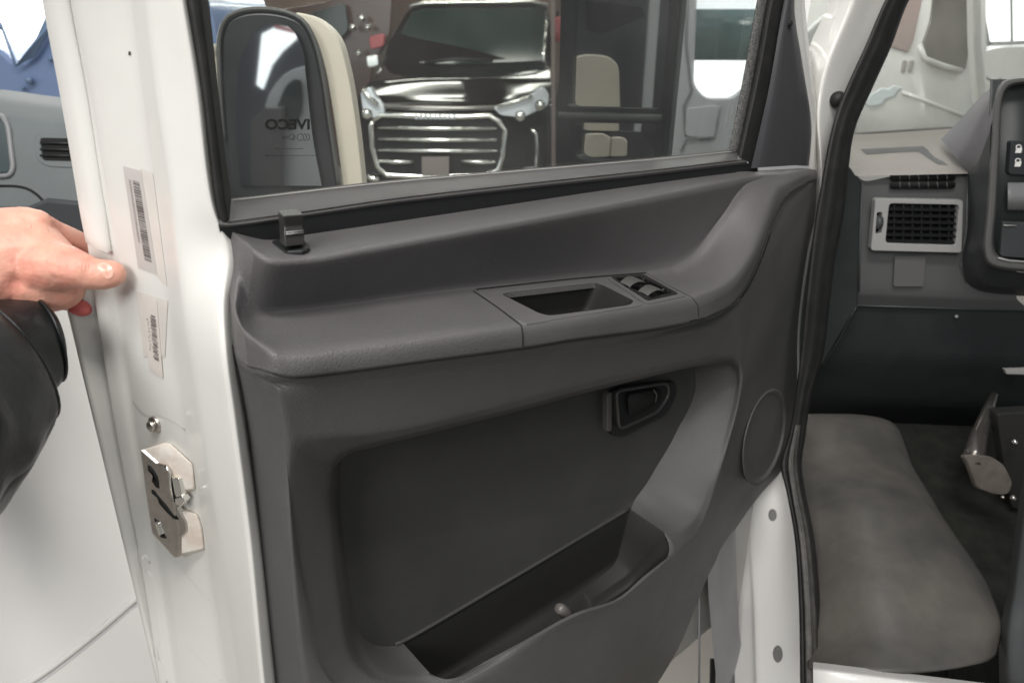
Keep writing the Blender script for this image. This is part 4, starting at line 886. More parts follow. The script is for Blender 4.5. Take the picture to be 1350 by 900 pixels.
# crumbs on the mat
V = []; Fc = []
for (x, y, r) in ((1118, 748, .0016), (1276, 850, .0026), (1248, 858, .0014), (1108, 781, .0012), (1190, 700, .001), (1150, 812, .001), (1230, 790, .0009)):
    p = S('mat', x, y, .0015); r *= 1.9
    V = []; Fc = []
    if p:
        boxvf(p, Vector((r, r*.3, 0)), Vector((0, r*.8, r*.2)), Vector((0, 0, r*.6)), V, Fc)
        obj('crumb', V, Fc, M['whiteink'], bpy.data.objects['wheel_arch_mat'], smooth=False)
tube('scratch', [S('mat', x, y, .0002) for x, y in ((1172, 745), (1166, 762), (1162, 782))], .0006, M['padpedal'], bpy.data.objects['wheel_arch_mat'], seg=5)
tube('scratch', [S('mat', x, y, .0002) for x, y in ((1300, 806), (1296, 818), (1284, 828))], .0008, M['padpedal'], bpy.data.objects['wheel_arch_mat'], seg=5)

# ================================================================ THE PERSON'S HAND
YJ = D(118, 330, -.14).y
print('YJ', YJ, J(140, 350, 0))
person = thing('person', 'hand in a black leather sleeve gripping the edge of the open van door', 'person', T(-60, 400, YJ-.05))
def capsule(bm, a, b, ra, rb):
    n = max(2, int((b-a).length/min(ra, rb)*2.2)+1)
    for k in range(n+1):
        t = k/n; p = a.lerp(b, t); r = ra*(1-t)+rb*t
        bmesh.ops.create_icosphere(bm, subdivisions=2, radius=r, matrix=Matrix.Translation(p))
def HP(x, y, dy): return T(x, y, YJ+dy)
def R(px): return px/F*YJ*1.07
bm = bmesh.new()
chain = lambda *pts: [capsule(bm, HP(*a[:3]), HP(*b[:3]), R(a[3]), R(b[3])) for a, b in zip(pts[:-1], pts[1:])]
# wrist and back of the hand
chain((-110, 400, -.06, 62), (-40, 372, -.03, 58), (10, 345, -.012, 54))
chain((10, 345, -.012, 52), (42, 336, -.006, 44), (72, 352, -.010, 34))
chain((5, 330, -.004, 46), (32, 314, .002, 37), (48, 304, .008, 22))
chain((20, 370, -.010, 50), (56, 372, -.012, 41), (78, 378, -.010, 31))
chain((-5, 305, .006, 30), (30, 297, .004, 24), (48, 296, .005, 20))
# thumb
chain((62, 352, -.018, 36), (88, 352, -.026, 28), (108, 357, -.030, 23), (117, 361, -.030, 20.5), (136, 362, -.028, 19.5), (147, 361, -.027, 17.5))
# index finger curling round behind the flange
chain((34, 296, .006, 23), (58, 300, .016, 18), (70, 306, .024, 17), (92, 315, .034, 16.5), (114, 324, .042, 15), (140, 332, .048, 13))
# middle, ring and little fingers behind the flange
chain((50, 330, .020, 21), (95, 338, .036, 17), (130, 346, .046, 14), (160, 352, .044, 12))
chain((50, 360, .020, 20), (95, 366, .036, 16), (135, 374, .046, 13), (160, 378, .044, 11.5))
chain((55, 385, .012, 19), (86, 396, .020, 14), (104, 402, .024, 11))
me = bpy.data.meshes.new('hand'); bm.to_mesh(me); bm.free()
tmp = bpy.data.objects.new('tmp', me); COL.objects.link(tmp)
md = tmp.modifiers.new('r', 'REMESH'); md.mode = 'VOXEL'; md.voxel_size = .0016
md = tmp.modifiers.new('s', 'SMOOTH'); md.iterations = 9; md.factor = .5
bpy.context.view_layer.update()
me2 = bpy.data.meshes.new_from_object(tmp.evaluated_get(bpy.context.evaluated_depsgraph_get())); bpy.data.objects.remove(tmp)
hv = [v.co.copy() for v in me2.vertices]; hf = [tuple(p.vertices) for p in me2.polygons]
hand = obj('hand', hv, hf, M['skin'], person, reg='hand')
# thumb nail
NL = [(127, 348), (137, 346), (146, 350), (150, 358), (148, 366), (140, 368), (133, 360)]
nl = [S('hand', x, y, .0004) for x, y in rnd(NL, 3, 3)]
if all(nl):
    nc = sum(nl, Vector())/len(nl); nn_ = (CAM-nc).normalized(); n = len(nl); V = []; Fc = []
    for q in (1, .93, .75, .5, .25): V += [nc.lerp(p, q)+nn_*(.0010*(1-q*q)+.0001) for p in nl]
    V.append(nc+nn_*.0011)
    for k in range(4):
        for i in range(n): Fc.append((k*n+i, k*n+(i+1) % n, (k+1)*n+(i+1) % n, (k+1)*n+i))
    for i in range(n): Fc.append((4*n+i, 4*n+(i+1) % n, 5*n))
    obj('fingernail', V, Fc, M['nail'], hand)
tipm = bmesh.new(); 
V = []; Fc = []; tube_vf([HP(92, 400, .0), HP(100, 404, .002), HP(110, 407, .004), HP(117, 407, .006), HP(121, 406, .008)], [R(10), R(11.5), R(11.5), R(9), R(4)], 16, True, V, Fc)
obj('fingertip', V, Fc, M['tip'], hand, subs=1, label='flushed red fingertip below the thumb')
# sleeve
path = [(73, 446, -.030, 42), (72, 446, -.030, 50), (66, 447, -.033, 55), (56, 450, -.038, 60), (38, 456, -.046, 72), (10, 470, -.060, 94), (-30, 492, -.085, 126), (-90, 530, -.12, 165), (-180, 580, -.17, 205), (-300, 640, -.22, 240)]
P = cr([(a, b, c*1000, d) for a, b, c, d in path], 44)
cols = []; ns = 48
fw = Vector((0, math.cos(PITCH), -math.sin(PITCH)))
pts = [T(x, y, YJ+c/1000) for x, y, c, d in P]; rads = [d/F*(YJ+c/1000)*1.05 for x, y, c, d in P]
for i, p in enumerate(pts):
    t = (pts[min(i+1, len(pts)-1)]-pts[max(i-1, 0)]).normalized()
    b = t.cross(fw).normalized(); c2 = b.cross(t).normalized(); c = []
    for k in range(ns+1):
        a = 2*math.pi*k/ns; s = i/43
        fold = 1+.018*math.sin(3*a+9*s)+.03*max(0, s-.12)*math.sin(22*s+2*a+.8*math.sin(a*2))+.015*math.sin(5*a-26*s)*min(1, s*4)
        if 3 <= i <= 5: fold *= .975
        c.append(p+(b*math.cos(a)+c2*math.sin(a))*rads[i]*fold)
    cols.append(c)
V, Fc = grid(cols); n = ns+1
slv = obj('jacket_sleeve', V, Fc, M['leather'], person, thick=.003)
for ii in (1, 8): tube('cuff_seam', [v+(v-pts[ii]).normalized()*.0006 for v in cols[ii]], .0016, M['leather'], slv, seg=6)
for q in ((111, 344, 114, 361), (107, 343, 109, 360), (115.5, 346, 118, 357), (84, 345, 92, 352), (60, 300, 67, 309), (38, 296, 44, 303)):
    P_ = [S('hand', q[0]+(q[2]-q[0])*t/8+.9*math.sin(t*.8), q[1]+(q[3]-q[1])*t/8, -.0003) for t in range(9)]
    if all(P_): tube('skin_crease', P_, [.0001, .0003, .00045, .0005, .0005, .0005, .00045, .0003, .0001], M['crease'], hand, seg=6)

# ================================================================ THINGS SEEN THROUGH THE DOOR GLASS
# large black faced mirror with beige shell
big = thing('wing_mirror', 'large black wing mirror with a beige shell, left of the black car', 'wing mirror', T(385, 300, 1.3))
def TS(name, pts, Y, th, m, par, bev=.003, rad=0, **k):
    return slab(name, TP(rnd(pts, rad, 5) if rad else pts, Y), Vector((0, th, 0)), m, par, bevel=bev, **k)
def curve_outline(pts, n=70):
    return [tuple(q) for q in cr(pts, n)]
face = curve_outline([(303, 300), (296, 200), (289, 90), (290, 45), (298, 25), (316, 15), (350, 12), (385, 19), (402, 30), (416, 58), (426, 100), (436, 170), (447, 245), (455, 300)], 60)
shell = curve_outline([(455, 300), (452, 250), (446, 200), (428, 90), (414, 48), (398, 26), (385, 17), (395, 17), (420, 26), (444, 50), (457, 90), (469, 160), (476, 220), (484, 300)], 60)
slab('mirror_housing', TP(face, 1.30), Vector((-.035, .08, 0)), mat('dark mirror bezel', (.022, .022, .025), .3, spec=.5), big, bevel=.010)
slab('mirror_shell', TP(shell, 1.32), Vector((-.006, .07, 0)), M['beige'], big, bevel=.012)
# lighter tube painting a highlight along the mirror's edge
tube('rim_highlight', [T(x, y, 1.296) for x, y in face[10:55]], .0035, mat('bezel highlight', (.08, .078, .075), .4), big, seg=8)
pane = curve_outline([(318, 245), (312, 160), (320, 70), (350, 33), (380, 35), (397, 60), (404, 110), (412, 180), (424, 245)], 40)
BN = Vector((-.06, -.998, -.02)).normalized(); BC = T(365, 130, 1.288)
def bp_(x, y):
    r = ray(x, y); return CAM+r*((BC-CAM).dot(BN)/r.dot(BN))
slab('mirror_glass', [bp_(x, y) for x, y in pane], -BN*.004, M['dmirror'], big, bevel=0, smooth=False)
def rfl(p): return p-BN*2*(p-BC).dot(BN)
def rslab(name, pts, Y, th, m, par, bev=.004):
    P = [rfl(T(x, y, Y)) for x, y in pts]; n = (P[1]-P[0]).cross(P[2]-P[0]).normalized()
    if n.dot(BC-P[0]) > 0: n = -n
    return slab(name, P, n*th, m, par, bevel=bev, smooth=False)
rw = thing('showroom_window', 'glowing pane added out of view to show white in the large black wing mirror', 'window', rfl(T(365, 300, 4.2)))  # made-up glowing pane, shaped to give the white reflection in the mirror
rslab('lit_pane', [(345, 45), (366, 34), (392, 38), (390, 52), (372, 68), (358, 86), (346, 118), (338, 112)], 4.2, .02, M['bright'], rw, 0)
rslab('frame_bar', [(362, 33), (392, 40), (391, 45), (362, 38)], 4.15, .02, M['redstuff'], rw, 0)
rc_ = thing('parked_van', 'silver van flank mirrored in the glass of the large black wing mirror', 'van', rfl(T(385, 500, 3.2)))
rslab('body', curve_outline([(354, 300), (350, 138), (362, 112), (378, 96), (392, 90), (412, 88), (430, 130), (430, 300)], 30), 3.2, .2, M['silver'], rc_)
rslab('side_window', curve_outline([(366, 138), (378, 112), (394, 103), (396, 150), (380, 172), (366, 160), (366, 138)], 24), 3.15, .02, M['suvglass'], rc_)
rslab('lower_trim', [(330, 160), (350, 142), (372, 142), (372, 300), (330, 300)], 3.1, .05, M['sill'], rc_)
rd = thing('backdrop', 'dark partition added out of view to darken what shows in the large wing mirror', 'backdrop', rfl(T(365, 300, 4.6)))  # unseen dark board added behind so the mirror doesn't reflect the grey world
rslab('board', [(230, -120), (520, -120), (520, 420), (230, 420)], 4.6, .03, mat('dark blue grey board', (.05, .055, .068), .6), rd, 0)
TS('mirror_mount', [(274, 55), (286, 80), (296, 180), (303, 300), (292, 300), (280, 140)], 1.36, .04, M['beige'], big, .006)

# black car
suv = thing('parked_car', 'black off-road car facing the camera with chrome barred grille, through the door window', 'car', Vector((-.75, 9.5, 0)))
def prow(*pts, n=40): return row([list(pts)], [n], TY)
hood = [prow((505, 86, 8.7), (560, 84, 8.75), (610, 83.5, 8.8), (670, 82, 8.75), (722, 80, 8.6)),
        prow((496, 96, 8.3), (560, 92, 8.35), (610, 91, 8.38), (670, 90, 8.35), (724, 90, 8.2)),
        prow((484, 112, 7.8), (550, 106, 7.9), (610, 105, 7.92), (675, 105, 7.9), (726, 108, 7.7)),
        prow((480, 128, 7.5), (550, 126, 7.55), (610, 126, 7.56), (675, 124, 7.55), (728, 126, 7.4)),
        prow((486, 140, 7.34), (550, 137, 7.36), (610, 137, 7.36), (675, 135, 7.36), (728, 136, 7.3)),
        prow((488, 150, 7.32), (550, 150, 7.32), (610, 150, 7.32), (675, 150, 7.32), (730, 150, 7.28))]
loft('body', hood, 7, .03, M['suv'], suv)
bod = [x for x in suv.children if x.name.startswith('body')][0]
slab('bumper', TP(rnd([(474, 120), (484, 146), (728, 146), (738, 110), (742, 300), (462, 300), (466, 160)], 6, 4), 7.34), Vector((0, 3.2, 0)), M['suv'], bod, bevel=.05)
slab('cabin', [T(500, 90, 8.75), T(512, 60, 8.95), T(534, 18, 9.4), T(545, 7, 9.6), T(580, 3, 9.65), T(700, 2, 9.65), T(721, 6, 9.6), T(727, 30, 9.3), T(732, 90, 8.75)], Vector((0, 2.5, 0)), M['suv'], bod, bevel=.04)
slab('windscreen', [T(509, 80, 8.82), T(522, 55, 9.0), T(545, 16, 9.38), T(560, 12, 9.42), T(716, 11, 9.42), T(718, 16, 9.38), T(716, 80, 8.80), T(600, 86, 8.76)], Vector((0, .02, 0)), M['suvglass'], suv, bevel=.005)
slabs = [((546, 14), (572, 11), (570, 19), (552, 22)), ((578, 10), (628, 9), (626, 15), (580, 16)), ((645, 12), (668, 11), (670, 19), (650, 18)), ((674, 12), (702, 12), (700, 24), (674, 20)), ((706, 12), (718, 14), (716, 26), (706, 24))]
# roof edge trim
tube('roof_rail', [T(540, 9, 9.5), T(560, 4, 9.5), T(700, 2, 9.5), T(722, 8, 9.5)], .02, M['chrome'], suv, seg=8)
tube('pillar_trim', [T(716, 80, 8.74), T(720, 40, 9.1), T(720, 12, 9.4)], .018, M['chrome'], suv, seg=8)
tube('wiper', [T(560, 83, 8.7), T(600, 78, 8.7), T(650, 80, 8.7)], .02, M['grille'], suv, seg=6)
gf = slab('grille', TP([(494, 158), (505, 151), (650, 151), (664, 165), (662, 215), (655, 228), (500, 230), (492, 205)], 7.29), Vector((0, .04, 0)), M['grille'], suv, bevel=.01)
tube('grille_surround', TP([(492, 160), (503, 151.5), (560, 153.5), (610, 154), (645, 152.5), (658, 160), (666, 172), (663, 205), (657, 224), (640, 231), (560, 233), (510, 231), (498, 220), (491, 195), (489, 165), (492, 160)], 7.25), .026, M['chrome'], gf, seg=10)
for i, y in enumerate((169, 184, 198.5, 213)):
    for (x0, x1) in (((499, 655),) if i < 3 else ((500, 545), (608, 652))):
        tube('chrome_bar', TP([(x0, y-.5), ((x0+x1)/2, y+.7), (x1, y+.5)], 7.26), .019, M['chrome'], gf, seg=8)
tube('hood_lip', TP([(505, 141), (560, 142.5), (610, 143), (660, 142)], 7.29), .018, mat('dull chrome', (.35, .33, .31), .3, metal=1), suv, seg=8)
for i in range(9): boxed = None
V = []; Fc = []
for i in range(9): boxvf(T(549+i*6.2, 154, 7.22), Vector((.012, 0, 0)), Vector((0, .01, 0)), Vector((.0, 0, .022)), V, Fc)
obj('badge', V, Fc, M['lamp'], gf, smooth=False)
slab('number_plate', TP([(556, 207), (592, 207), (592, 232), (556, 232)], 7.2), Vector((0, .02, 0)), M['plate'], suv, bevel=.005)
for pts in ([(475, 122), (488, 114), (496, 130), (507, 142), (505, 156), (490, 156), (478, 145)], [(650, 142), (672, 134), (700, 126), (716, 114), (724, 124), (722, 140), (704, 148), (690, 155), (660, 152)]):
    h = slab('headlight', TP(rnd(pts, 4, 4), 7.24), Vector((0, .15, 0)), M['lamp'], suv, bevel=.015)
    c = TP([pts[3]], 7.2)[0]
hl = [o for o in suv.children if o.name.startswith('headlight')]
tube('lamp_strip', TP([(478, 118), (486, 128), (498, 138)], 7.21), .022, M['chrome'], hl[0], seg=8)
tube('lamp_strip', TP([(655, 141), (680, 134), (702, 127)], 7.21), .018, M['chrome'], hl[1], seg=8)
for x, y in ((686, 153), (712, 139)): tube('lamp_bulb', TP([(x, y)], 7.21)+[T(x, y, 7.3)], .05, M['chrome'], hl[1], seg=14)
for x, y in ((484, 150),): tube('lamp_bulb', TP([(x, y)], 7.21)+[T(x, y, 7.3)], .05, M['chrome'], hl[0], seg=14)
tube('fog_trim', TP([(700, 170), (707, 176), (708, 200), (707, 222), (690, 222)], 7.27), .018, M['chrome'], suv, seg=8)
tube('fog_trim', TP([(484, 232), (492, 236), (500, 236)], 7.27), .03, M['chrome'], suv, seg=8)
for sx in (476, 730): tube('wheel', [T(sx, 300, 7.6), T(sx+12*(1 if sx < 600 else -1), 300, 7.6)], .38, M['rubber'], suv, seg=24)
slab('door_mirror', TP(rnd([(482, 74), (498, 72), (500, 88), (484, 90)], 4, 4), 8.7), Vector((0, .12, 0)), M['chrome'], suv, bevel=.02)
# brown car behind, left
br = thing('parked_car', 'dark brown car standing left of the black car, mostly hidden by the large mirror', 'car', Vector((-2.6, 11.5, 0)))
slab('body', TP(rnd([(270, 60), (330, 20), (440, 0), (470, -30), (520, -30), (515, 50), (490, 90), (488, 300), (270, 300)], 12, 4), 10.5), Vector((0, 3, 0)), M['brown'], br, bevel=.15)
slab('side_window', TP(rnd([(400, 20), (455, 4), (460, 40), (440, 60), (400, 62)], 6, 4), 10.3), Vector((0, .05, 0)), M['suvglass'], br, bevel=.02)
for x, y in ((474, 26), (462, 38), (482, 38), (492, 78), (470, 72)): tube('chrome_trim', [T(x, y, 10.2), T(x+6, y-3, 10.2)], .045, M['chrome'], br, seg=8)
slab('tail_light', TP(rnd([(486, 48), (508, 44), (506, 62), (488, 66)], 4, 3), 10.2), Vector((0, .1, 0)), M['redstuff'], br, bevel=.02)
# standing pole with red thing
ex = thing('red_canister', 'small red canister beside the slim post, right of the black car', 'canister', T(735, 70, 10))
tube('cylinder', [T(735, 56, 10), T(735, 52, 10), T(735, 28, 10), T(735, 22, 10)], [.07, .085, .085, .03], M['redstuff'], ex, seg=18)
tube('valve', [T(735, 23, 10), T(735, 15, 10)], .02, M['black'], ex, seg=8)
pst = thing('post', 'slim brownish post between the black car and the twin wing mirror', 'post', T(726, 300, 6.0))
slab('shaft', TP([(726, -200), (731, -200), (733, 300), (728, 300)], 6.4), Vector((0, .06, 0)), mat('dull brown post', (.16, .125, .11), .6), pst, bevel=.005)

# silver van beyond, right part of the window
sv = thing('parked_van', 'silver grey van side with bright window, seen at the right end of the door window', 'van', T(980, 500, 3.2))
bm = bmesh.new(); es = []
for h in [[(893, -220), (1130, -220), (1130, 420), (850, 420), (868, 204), (884, 100)], rnd([(924, -120), (1100, -120), (1100, 10), (968, 130), (930, 130), (915, 112), (919, 0)], 10, 5)]:
    q = [bm.verts.new(T(x, y, 3.0)) for x, y in h]; es += [bm.edges.new((q[i], q[(i+1) % len(q)])) for i in range(len(q))]
bmesh.ops.triangle_fill(bm, use_beauty=True, edges=es); bmesh.ops.dissolve_limit(bm, angle_limit=.01, verts=bm.verts, edges=bm.edges)
bm.verts.index_update(); V = [v.co.copy() for v in bm.verts]; Fc = [tuple(v.index for v in f.verts) for f in bm.faces]; bm.free()
o_ = obj('body', V, Fc, M['silver'], sv, smooth=False, thick=.05, bevel=.008)
tube('panel_seam', TP([(905, 180), (902, 140), (912, 120), (905, 60), (908, -100)], 2.985), .006, M['greymetal'], sv, seg=8)
slab('handle_recess', TP(rnd([(904, 142), (948, 138), (944, 176), (938, 182), (902, 180)], 8, 4), 2.99), Vector((0, -.012, 0)), M['silver'], sv, bevel=.006)
tube('panel_seam', TP([(950, 140), (945, 165), (942, 181), (905, 183), (898, 200)], 2.975), .004, M['greymetal'], sv, seg=6)
tube('pillar_edge', TP([(896, 0), (886, 90), (880, 140), (870, 204)], 2.98), .012, M['whitebody'], sv, seg=8)
bp = thing('showroom_window', 'bright daylit window pane behind the silver van', 'window', T(990, 100, 3.5))
slab('lit_pane', TP([(905, 80), (1140, 80), (1140, 230), (905, 230)], 3.6), Vector((0, .02, 0)), M['bright'], bp, bevel=0)
slab('upper_pane', TP([(905, -10), (1140, -10), (1140, 79), (905, 79)], 3.6), Vector((0, .02, 0)), M['teal'], bp, bevel=0)
slab('lit_pane', TP([(905, -130), (1140, -130), (1140, 12), (905, 12)], 3.55), Vector((0, .02, 0)), M['bright'], bp, bevel=0)

# white van beyond the windscreen
wv = thing('parked_van', 'white van in front of the windscreen with a dark rear side window', 'van', T(1230, 600, 3.4))
wb_ = [prow((1040, -160, 3.6), (1150, -160, 3.5), (1220, -160, 3.4), (1300, -160, 3.4)),
       prow((1040, -20, 3.5), (1150, -20, 3.35), (1220, -20, 3.25), (1300, -20, 3.25)),
       prow((1040, 80, 3.4), (1150, 85, 3.25), (1220, 100, 3.1), (1300, 110, 3.1)),
       prow((1040, 160, 3.35), (1150, 165, 3.2), (1220, 170, 3.05), (1300, 180, 3.05)),
       prow((1040, 320, 3.4), (1150, 320, 3.3), (1220, 320, 3.15), (1300, 320, 3.15))]
loft('body', wb_, 6, .05, M['whitebody'], wv, reg='wvb')
def onwv(name, pts, off, m, par=None, **k):
    P = [S('wvb', x, y, off) for x, y in pts]
    return slab(name, P, Vector((0, .03, 0)), m, par or wv, bevel=.004, **k)
onwv('rear_window', rnd([(1237, -60), (1282, -60), (1276, 60), (1271, 93), (1262, 93), (1224, 84), (1216, 62), (1226, 30)], 6, 4), .012, mat('grey brown glass', (.10, .095, .085), .15, spec=.6))
onwv('quarter_window', [(1196, -60), (1228, -60), (1205, 55), (1198, 70), (1172, 62), (1185, 20)], .012, mat('dull pink glass', (.26, .19, .18), .3))
tube('window_edge', [S('wvb', x, y, .02) for x, y in ((1212, 62), (1218, 80), (1240, 90), (1262, 96))], .012, M['whitebody'], wv, seg=8)
onwv('vent_slot', [(1192, 80), (1197, 80), (1194, 96), (1189, 96)], .006, mat('slot grey', (.28, .27, .26), .5))
onwv('vent_slot', [(1201, 80), (1206, 80), (1203, 96), (1198, 96)], .006, bpy.data.materials['slot grey'])
onwv('sky_reflection', [(1138, 136), (1150, 124), (1158, 120), (1164, 116), (1172, 118), (1180, 113), (1192, 116), (1184, 121), (1180, 128), (1168, 131), (1164, 138), (1150, 141)], .005, mat('pale blue reflection', (.64, .70, .73), .3))  # pale blue patch painted as a sky reflection on the body
tube('panel_crease', [S('wvb', x, y, .004) for x, y in ((1190, 122), (1220, 134), (1255, 148), (1290, 160))], .008, M['whitebody'], wv, seg=8)
slab('door_pillar', TP([(1281, -160), (1292, -160), (1296, 60), (1303, 140), (1290, 140), (1284, 60)], 2.95), Vector((0, .05, 0)), M['whitebody'], wv, bevel=.01)
hw = thing('showroom_window', 'bright window wall at the upper right beyond the windscreen', 'window', T(1400, 300, 4.5))
slab('lit_pane', TP([(1280, -200), (1600, -200), (1600, 150), (1300, 170)], 4.2), Vector((0, .02, 0)), M['bright'], hw, bevel=0)
tube('glazing_bar', TP([(1331, -150), (1334, 56)], 4.15), .006, M['greymetal'], hw, seg=6)
tube('glazing_bar', TP([(1306, 58), (1400, 55)], 4.15), .012, M['greymetal'], hw, seg=6)
tube('glazing_bar', TP([(1296, 20), (1304, 64)], 4.15), .010, M['greymetal'], hw, seg=6)
fcr = thing('parked_car', 'white car roof and bonnet in front of the bright window, upper right', 'car', T(1400, 500, 3.7))
slab('body', TP(rnd([(1288, 70), (1320, 62), (1420, 58), (1420, 300), (1296, 300)], 8, 4), 3.8), Vector((0, .6, 0)), M['whitebody'], fcr, bevel=.05)
tube('wiper', TP([(1296, 100), (1310, 108), (1320, 104)], 3.75), .006, M['greymetal'], fcr, seg=6)

# ================================================================ LEFT: NEIGHBOURING WHITE VAN
nb = thing('parked_van', 'white van at the left behind the gripping hand, grey dashboard showing inside', 'van', T(60, 900, 1.3))
nbr = [prow((-330, 300, 1.45), (-150, 310, 1.38), (60, 325, 1.33), (330, 345, 1.33)),
       prow((-330, 330, 1.40), (-150, 340, 1.33), (60, 355, 1.28), (330, 375, 1.28)),
       prow((-330, 470, 1.34), (-150, 480, 1.27), (60, 495, 1.22), (330, 520, 1.22)),
       prow((-330, 700, 1.20), (-150, 720, 1.14), (60, 740, 1.10), (330, 760, 1.10)),
       prow((-330, 980, 1.06), (-150, 1000, 1.0), (60, 1010, .97), (330, 1020, .97))]
loft('side_panel', nbr, 8, .03, M['whitebody'], nb, reg='nb')
tube('body_groove', [S('nb', x, y, -.001) for x, y in [tuple(q) for q in cr([(-20, 943), (60, 894), (120, 848), (180, 797), (230, 756)], 30)]], .0022, M['silver'], nb, seg=8)
tube('body_groove', [S('nb', x, y-9, .002) for x, y in [tuple(q) for q in cr([(-20, 943), (60, 894), (120, 848), (180, 797), (230, 756)], 30)]], .006, M['whitebody'], nb, seg=8)
nd = [prow((-120, 112, 2.1), (0, 118, 2.1), (77, 128, 2.1), (260, 140, 2.1)), prow((-120, 122, 1.95), (0, 130, 1.95), (77, 140, 1.95), (260, 152, 1.95)), prow((-120, 150, 1.86), (0, 156, 1.86), (77, 166, 1.86), (260, 176, 1.86)), prow((-120, 340, 1.75), (0, 340, 1.75), (77, 345, 1.75), (260, 350, 1.75)), prow((-120, 460, 1.75), (0, 460, 1.75), (77, 465, 1.75), (260, 470, 1.75))]
loft('dashboard', nd, 6, .02, M['nsdash'], nb, reg='nd')
nds = [x for x in nb.children if x.name.startswith('dashboard')][0]
def onnd(name, pts, off, m, **k):
    return slab(name, [S('nd', x, y, off) for x, y in pts], Vector((0, .01, 0)), m, nds, bevel=.002, **k)
onnd('air_vent', rnd([(46, 176), (100, 178), (104, 222), (62, 220), (48, 210)], 8, 4), .003, M['nsdash'])
onnd('vent_well', rnd([(54, 183), (104, 184), (106, 213), (58, 212)], 3, 3), .006, M['gap'])
for y in (190, 198, 206): tube('vent_slat', [S('nd', 56, y, .009), S('nd', 104, y+1, .009)], .003, M['black'], nds, seg=6)
pp = rnd([(-60, 148), (2, 152), (12, 166), (19, 222), (14, 232), (-60, 236)], 8, 4)
tube('screen_rim', [S('nd', x, y, .004) for x, y in pp], .006, M['greymetal'], nds, seg=8)
onnd('screen', rnd([(-60, 151), (0, 155), (9, 168), (16, 220), (12, 228), (-60, 232)], 8, 4), .004, mat('dark screen', (.05, .07, .075), .2))
tube('joint_line', [S('nd', x, y, .001) for x, y in [tuple(q) for q in cr([(-40, 246), (30, 247), (48, 256), (66, 276), (84, 300), (100, 330)], 30)]], .003, M['gap'], nds, seg=6)
slab('lower_tray', TP([(-120, 268), (30, 275), (60, 262), (120, 268), (200, 480), (-120, 480)], 1.72), Vector((0, .02, 0)), mat('dark tray', (.05, .055, .06), .5), nb, bevel=.01)
# blue car and bright window beyond it
bc = thing('parked_car', 'blue car seen beyond the grey dashboard at the upper left', 'car', T(40, 400, 3.2))
slab('body', TP(curve_outline([(-120, 60), (-20, 58), (8, 70), (22, 84), (44, 68), (64, 30), (90, 5), (160, -20), (260, -20), (260, 200), (-120, 200)], 60), 3.2), Vector((0, .8, 0)), M['bluecar'], bc, bevel=.03)
slab('windscreen', TP([(-60, 20), (2, 40), (20, 88), (45, 74), (68, 34), (92, 20), (92, 0), (68, 6), (48, 50), (22, 84), (0, 30), (-60, 0)], 3.15), Vector((0, .01, 0)), M['bluepane'], bc, bevel=0)
for x, y, r in ((38, 106, .014), (66, 78, .008), (30, 116, .007)): tube('water_spot', [T(x, y, 3.16), T(x, y, 3.2)], r, M['bluepane'], bc, seg=10)
lw = thing('showroom_window', 'blinding white window at the upper left corner', 'window', T(0, 300, 4.2))
slab('lit_pane', TP([(-300, -250), (200, -250), (200, 150), (-300, 150)], 4.3), Vector((0, .02, 0)), M['bright'], lw, bevel=0)

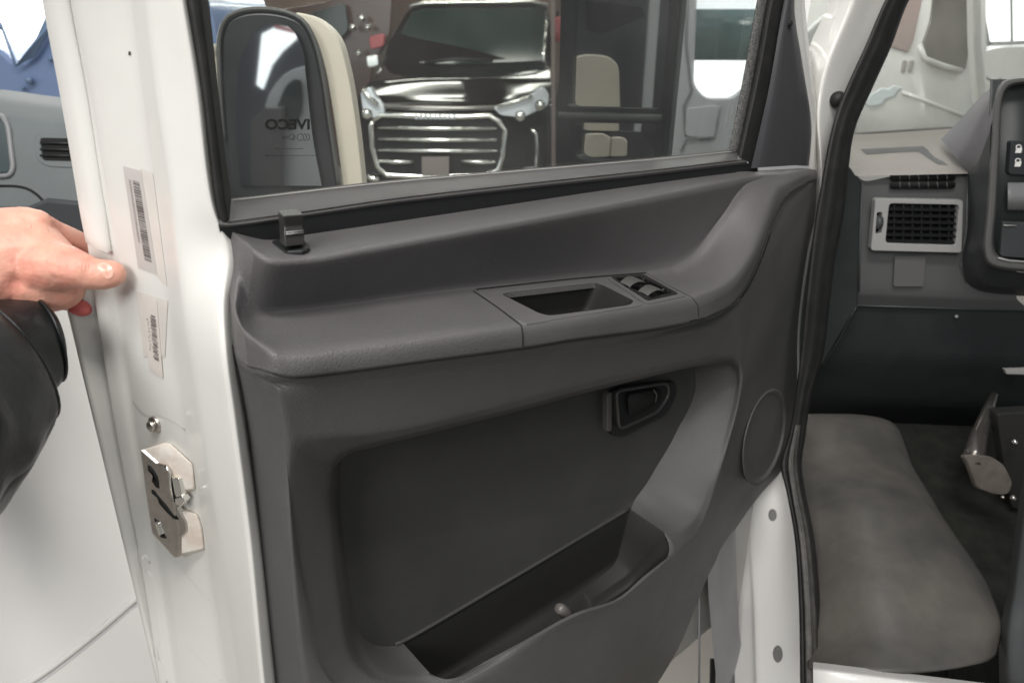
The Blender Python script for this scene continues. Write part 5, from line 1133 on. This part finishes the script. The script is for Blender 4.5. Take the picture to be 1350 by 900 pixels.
# ================================================================ THE HALL
def struct(name, verts, faces, m):
    o2 = obj(name, verts, faces, m, None, smooth=False); o2['kind'] = 'structure'; return o2
struct('floor', [(-30, -20, 0), (30, -20, 0), (30, 40, 0), (-30, 40, 0)], [(0, 1, 2, 3)], M['floor'])
bw = thing('back_wall', 'pinkish brown wall at the far end of the hall', 'wall', Vector((0, 26, 0)))
slab('wall', [Vector((-14, 26, 0)), Vector((14, 26, 0)), Vector((14, 26, 5)), Vector((-14, 26, 5))], Vector((0, .2, 0)), M['wall'], bw, bevel=0, smooth=False)
V = []; Fc = []; boxvf(Vector((0, 15, 5.1)), Vector((14, 0, 0)), Vector((0, 11, 0)), Vector((0, 0, .1)), V, Fc)
struct('ceiling', V, Fc, M['ceil'])
proto = None
for Y in (6, 9, 12, 15, 18, 21.5):
    for X in (-6.6, -4.2, -1.8, .6, 3.0):
        if proto is None:
            proto = thing('tube_light', 'lit ceiling tube in the rows over the parked cars', 'ceiling light', Vector((X, Y, 4.9)), 'ceiling tubes over the cars')
            V = []; Fc = []; boxvf(Vector((X, Y, 5.0)), Vector((.95, 0, 0)), Vector((0, .2, 0)), Vector((0, 0, .03)), V, Fc); obj('fitting', V, Fc, M['ventframe'], proto, smooth=False)
            tube('lit_tube', [Vector((X-.9, Y, 4.88)), Vector((X+.9, Y, 4.88))], .085, M['tube'], proto, seg=10)
        else:
            c = proto.copy(); COL.objects.link(c); c.location = (X, Y, 4.9)
            for ch in proto.children:
                d = ch.copy(); COL.objects.link(d); d.parent = c

# ================================================================ LIGHT
w = bpy.data.worlds.new('World'); SC.world = w; w.use_nodes = True
bg = w.node_tree.nodes['Background']; bg.inputs['Color'].default_value = (.93, .97, 1.0, 1); bg.inputs['Strength'].default_value = .42
def area(name, loc, target, size, power, col, sy=None):
    l = bpy.data.lights.new(name, 'AREA'); l.shape = 'RECTANGLE'; l.size = size; l.size_y = sy or size; l.energy = power; l.color = col
    o2 = bpy.data.objects.new(name, l); COL.objects.link(o2); o2.location = loc
    o2.rotation_euler = (Vector(target)-Vector(loc)).to_track_quat('-Z', 'Y').to_euler(); return o2
area('hall_light_behind', (-1.2, -2.3, 3.3), (.3, .9, 1.2), 1.6, 92, (1, .97, .93), 1.2)
area('hall_light_left', (-2.2, -.8, 3.6), (.1, .8, 1.3), 2.0, 18, (1, .965, .92), 1.2)
area('hall_light_above', (.3, -.6, 4.2), (.2, .8, 1.2), 2.2, 95, (1, .965, .92), .45)
area('hall_light_far', (-1.0, 4.2, 4.4), (-.2, 7.0, .8), 2.6, 190, (1, .97, .93), .22)
area('hall_light_windscreen', (1.6, 2.6, 3.6), (1.5, 2.9, 1.2), 1.6, 26, (1, .98, .95))

# ================================================================ CAMERA
cd = bpy.data.cameras.new('camera'); cam = bpy.data.objects.new('camera', cd); COL.objects.link(cam)
cam.location = CAM; cam.rotation_euler = (math.pi/2-PITCH, 0, 0)
cd.sensor_width = 36; cd.lens = F/1350*36; cd.clip_start = .02; cd.clip_end = 200
cd.dof.use_dof = True; cd.dof.focus_distance = .85; cd.dof.aperture_fstop = 7.5
SC.camera = cam
SC.view_settings.view_transform = 'Standard'; SC.view_settings.look = 'None'; SC.view_settings.exposure = 0; SC.view_settings.gamma = 1
for o in bpy.data.objects: o.select_set(False)
